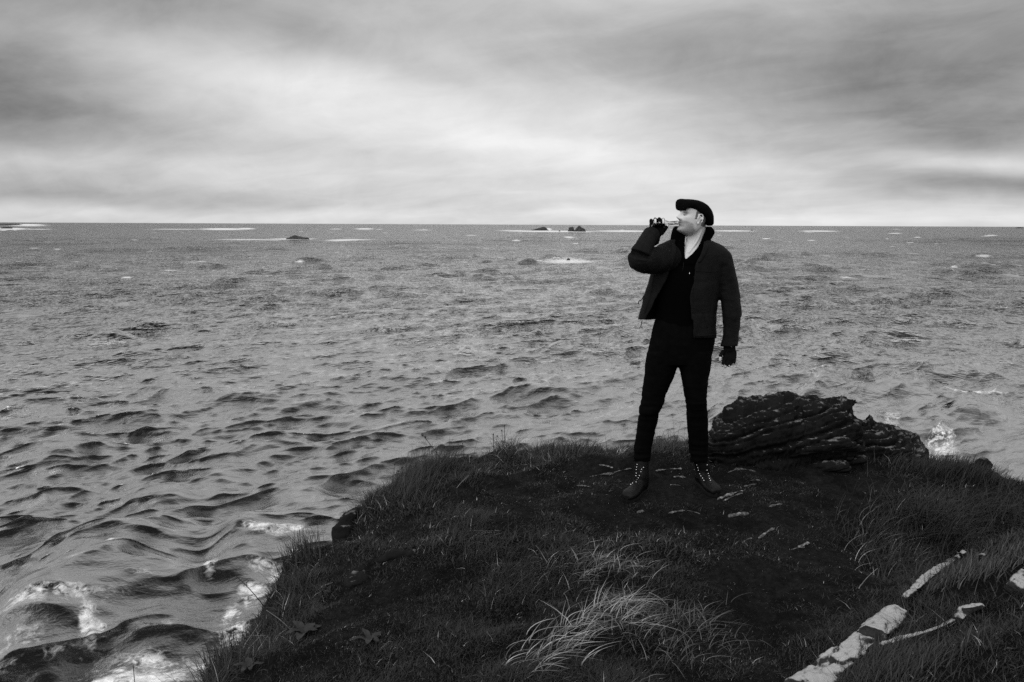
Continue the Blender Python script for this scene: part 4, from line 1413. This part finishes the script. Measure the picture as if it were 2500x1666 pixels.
# shoulder on the raised side
mb.ball(P(1622, 612, 4.99), [.062, .08, .045])
limb(mb, [(608, 1735, 1775, 5.03, .075), (622, 1738, 1786, 5.03, .083), (640, 1744, 1791, 5.03, .083), (665, 1749, 1797, 5.03, .080), (700, 1754, 1804, 5.03, .076), (730, 1758, 1808, 5.03, .072), (767, 1763, 1810.5, 5.03, .068), (800, 1765, 1806.5, 5.02, .062), (825, 1765, 1803.5, 5.01, .058), (846, 1759, 1801, 5.0, .058)], 28)
jm = remeshed(mb, 'jacket', .0055, 4)


def jfold(c, no):
    dl = np.exp(-np.maximum(0, 1.2 - (c[:, 0])) * 6)
    sleeve = sstep(1.24, 1.30, c[:, 0])
    rs = sstep(.95, .86, c[:, 0])
    w = .0030 * fbm(c * np.array([9, 9, 14]), 3, 31)
    w += sleeve * .0045 * fbm(c * np.array([10, 10, 24]), 3, 33)
    w += rs * .004 * fbm(c * np.array([30, 10, 12]), 3, 35)
    return w + .0012 * fbm(c * 60, 2, 36)


displace(jm, jfold)
jacket = part('jacket', jm, M_JACKET)
bj = bvh_of(jm)
# jacket collar laid open on each side
for nm, pts in (('collar', [(1722, 592), (1722, 605), (1716, 622), (1706, 640)]), ('collar', [(1641, 590), (1645, 606), (1642, 628), (1637, 650)])):
    mb = MB()
    mb.tube(smooth_path([on(bj, a, b_, .003) for a, b_ in pts], 12), .016 * np.sin(np.linspace(.6, 2.7, 12)), 10, .35, (0, 1, 0))
    part(nm, mb.mesh(nm), M_JACKET, jacket)
# seams, chest yoke, pocket welt, hem band
for nm, pts, rr_ in (('seam', [(1700, 662), (1725, 664), (1750, 663)], .0022), ('pocket_welt', [(1716, 762), (1722, 782), (1727, 800)], .004), ('hem_band', [(1690, 819), (1715, 820), (1744, 818)], .004), ('seam', [(1597, 668), (1588, 720), (1574, 765)], .0022), ('placket', [(1634, 655), (1619, 692), (1601, 730), (1580, 768)], .004), ('placket', [(1697, 655), (1692, 700), (1690, 750), (1691, 815)], .004)):
    mb = MB()
    mb.tube([on(bj, a, b_, .0005) for a, b_ in smooth_path(np.array(pts, float), 12)], rr_, 6)
    part(nm, mb.mesh(nm), M_JACKET, jacket)
mb = MB()
mb.tube([P(1567, 784, 4.95), P(1566, 790, 4.95), P(1564.5, 798, 4.95)], [.004, .005, .0045], 8, .5)
part('zip_pull', mb.mesh('zip_pull'), M_LEATHER, jacket)
mb = MB()
mb.tube(smooth_path([P(1572, 722, 5.0), P(1566, 733, 5.0), P(1560.5, 735, 5.0), P(1558.5, 742, 5.0)], 10), .003, 7)
part('strap_end', mb.mesh('strap_end'), M_LEATHER, jacket)
# cuffs
mb = MB()
mb.loft([ring(*a) for a in [(836, 1762, 1803, 5.005, .062), (838, 1760.5, 1803.5, 5.005, .064), (848, 1758, 1802, 5.0, .062), (850, 1760, 1800, 5.0, .058)]])
part('cuff', mb.mesh('cuff'), M_JACKET, jacket)

# --- fingerless gloves
for palm, fing, thumb, cut in ((PALM_R, FING_R, THUMB_R, (1.0, .68, .95, .62, .8)), (PALM_L, FING_L, THUMB_L, .62)):
    mb = MB()
    hand(mb, palm, fing, thumb, .0028, cut)
    w0 = palm[0]
    mb.tube([w0 + (palm[0] - palm[1]) * .9, w0, w0 + (palm[1] - palm[0]) * .4], [.040, .038, .038], 16, .75, (0, 1, 0))
    gm_ = remeshed(mb, 'glove', .003, 2)
    displace(gm_, lambda c, no: .0012 * fbm(c * 90, 2, 66))
    part('glove', gm_, M_GLOVE)

# --- lace-up boots
ey_me = None
EYE = [[(1395, 260), (1393, 292), (1385, 322), (1370, 360), (1365, 392), (1358, 420), (1347, 448), (1510, 290), (1490, 312), (1482, 340), (1465, 385), (1452, 410), (1437, 433), (1427, 460)],
       [(2125, 262), (2137, 292), (2143, 322), (2158, 362), (2172, 390), (2190, 415), (2205, 440), (2240, 262), (2240, 322), (2253, 360), (2262, 390), (2268, 420), (2280, 440)]]
for k, (Hh, Tt, d, base, ank, hp) in enumerate(BOOTS):
    s_ = np.array([-d[1], d[0], 0])
    mb = MB()
    LEN = .286
    rg = []
    for (u, w, top) in smooth_path(np.array([(0.0, .028, .060), (.018, .036, .085), (.06, .039, .100), (.105, .039, .096), (.14, .043, .080), (.19, .050, .068), (.24, .051, .063), (.272, .040, .055), (.286, .024, .042)]), 26):
        th = np.linspace(0, 2 * math.pi, 24, endpoint=False)
        c, s = np.cos(th), np.sin(th)
        zc_ = (top + .014) / 2
        rg.append(Hh * [1, 1, 0] + d * u + (np.sign(c) * np.abs(c) ** .75 * w)[:, None] * s_ + np.array([0, 0, 1.0]) * (base + zc_ + (np.sign(s) * np.abs(s) ** .75 * (top - zc_)))[:, None])
    mb.loft(rg)
    mb.tube(smooth_path([ank - [0, 0, .03], ank + [0, 0, .03], (ank + hp) / 2 + [0, 0, .01], hp], 10), np.linspace(.050, .046, 10), 20, 1.0, tuple(d))
    # raised tongue with crossing laces running down the instep
    bm_ = remeshed(mb, 'boot', .0045, 3)
    displace(bm_, lambda c, no: .0016 * fbm(c * 40, 3, 55))
    boot = part('boot', bm_, M_LEATHER)
    mb = MB()
    rg = []
    for z in (-.012, 0.0, .018, .022):
        pts = []
        for t in np.linspace(0, 2 * math.pi, 40, endpoint=False):
            u = (1 - math.cos(t)) / 2
            w = np.interp(u, [0, .08, .25, .45, .7, .9, 1], [.0, .030, .040, .040, .052, .040, .0])
            gr = 1.0 if z < .02 else .93
            pts.append(Hh * [1, 1, 0] + d * (u * (LEN + .008) - .004) + s_ * (w * gr * (1 if t < math.pi else -1)) + np.array([0, 0, base + z]))
        rg.append(np.array(pts))
    mb.loft(rg)
    part('sole', mb.mesh('sole'), M_SOLE, boot)
    bb = bvh_of(bm_)
    pts = [on(bb, 1250 + a / 4.706, 1080 + b_ / 4.706, .0015) for a, b_ in EYE[k]]
    if ey_me is None:
        mb = MB()
        mb.ball([0, 0, 0], [.0042, .0042, .0042], n=5)
        ey_me = mb.mesh('eyelet')
        ey_me.materials.append(M_STEEL)
    for p_ in pts:
        e_ = bpy.data.objects.new('eyelet', ey_me)
        COL.objects.link(e_)
        e_.parent = boot
        e_.location = p_
    mb = MB()
    a, b2 = pts[:7], pts[7:]
    for i in range(min(len(a), len(b2)) - 1):
        for q0, q1 in ((a[i], b2[i + 1]), (b2[i], a[i + 1])):
            mid_ = (q0 + q1) / 2 - d * 0 + d * .004
            mb.tube([q0, mid_, q1], .002, 5)
    part('lace', mb.mesh('lace'), M_LACE, boot)

# --- the bottle
t = thing('bottle', "small clear glass bottle in the man's gloved hand, its neck at his lips", 'bottle')
lip_w = hw(np.array([[.099, 0, .0525]]))[0]
A0 = P(1590, 547.5, 4.896)
ax = lip_w - A0
Lb = np.linalg.norm(ax)
ax /= Lb
t.location = A0
u1 = np.cross(ax, [0, 0, 1.0])
u1 /= np.linalg.norm(u1)
u2 = np.cross(u1, ax)
th = np.linspace(0, 2 * math.pi, 32, endpoint=False)
outer = [(0, .012), (.002, .0205), (.008, .022), (.085, .022), (.098, .0195), (.110, .0135), (.118, .0118), (Lb - .012, .0116), (Lb - .010, .0134), (Lb - .002, .0134), (Lb, .012)]
inner = [(Lb, .0098), (Lb - .01, .0094), (.118, .0094), (.110, .0112), (.097, .0172), (.085, .0196), (.010, .0196), (.006, .016), (.005, .004)]
mb = MB()
mb.loft([A0 + ax * h_ + r_ * (np.cos(th)[:, None] * u1 + np.sin(th)[:, None] * u2) for h_, r_ in outer + inner])
gme = mb.mesh('glass')
g = bpy.data.materials.new('clear_glass')
g.use_nodes = True
g.node_tree.nodes.clear()
b = NB(g.node_tree)
gl = b.node('ShaderNodeBsdfGlass')
gl.inputs['IOR'].default_value = 1.46
gl.inputs['Roughness'].default_value = .02
gl.inputs['Color'].default_value = (.92, .92, .92, 1)
b.l.new(gl.outputs[0], b.node('ShaderNodeOutputMaterial').inputs[0])
o = obj('glass', gme, g, t)
o.matrix_parent_inverse = Matrix.Translation(-t.location)
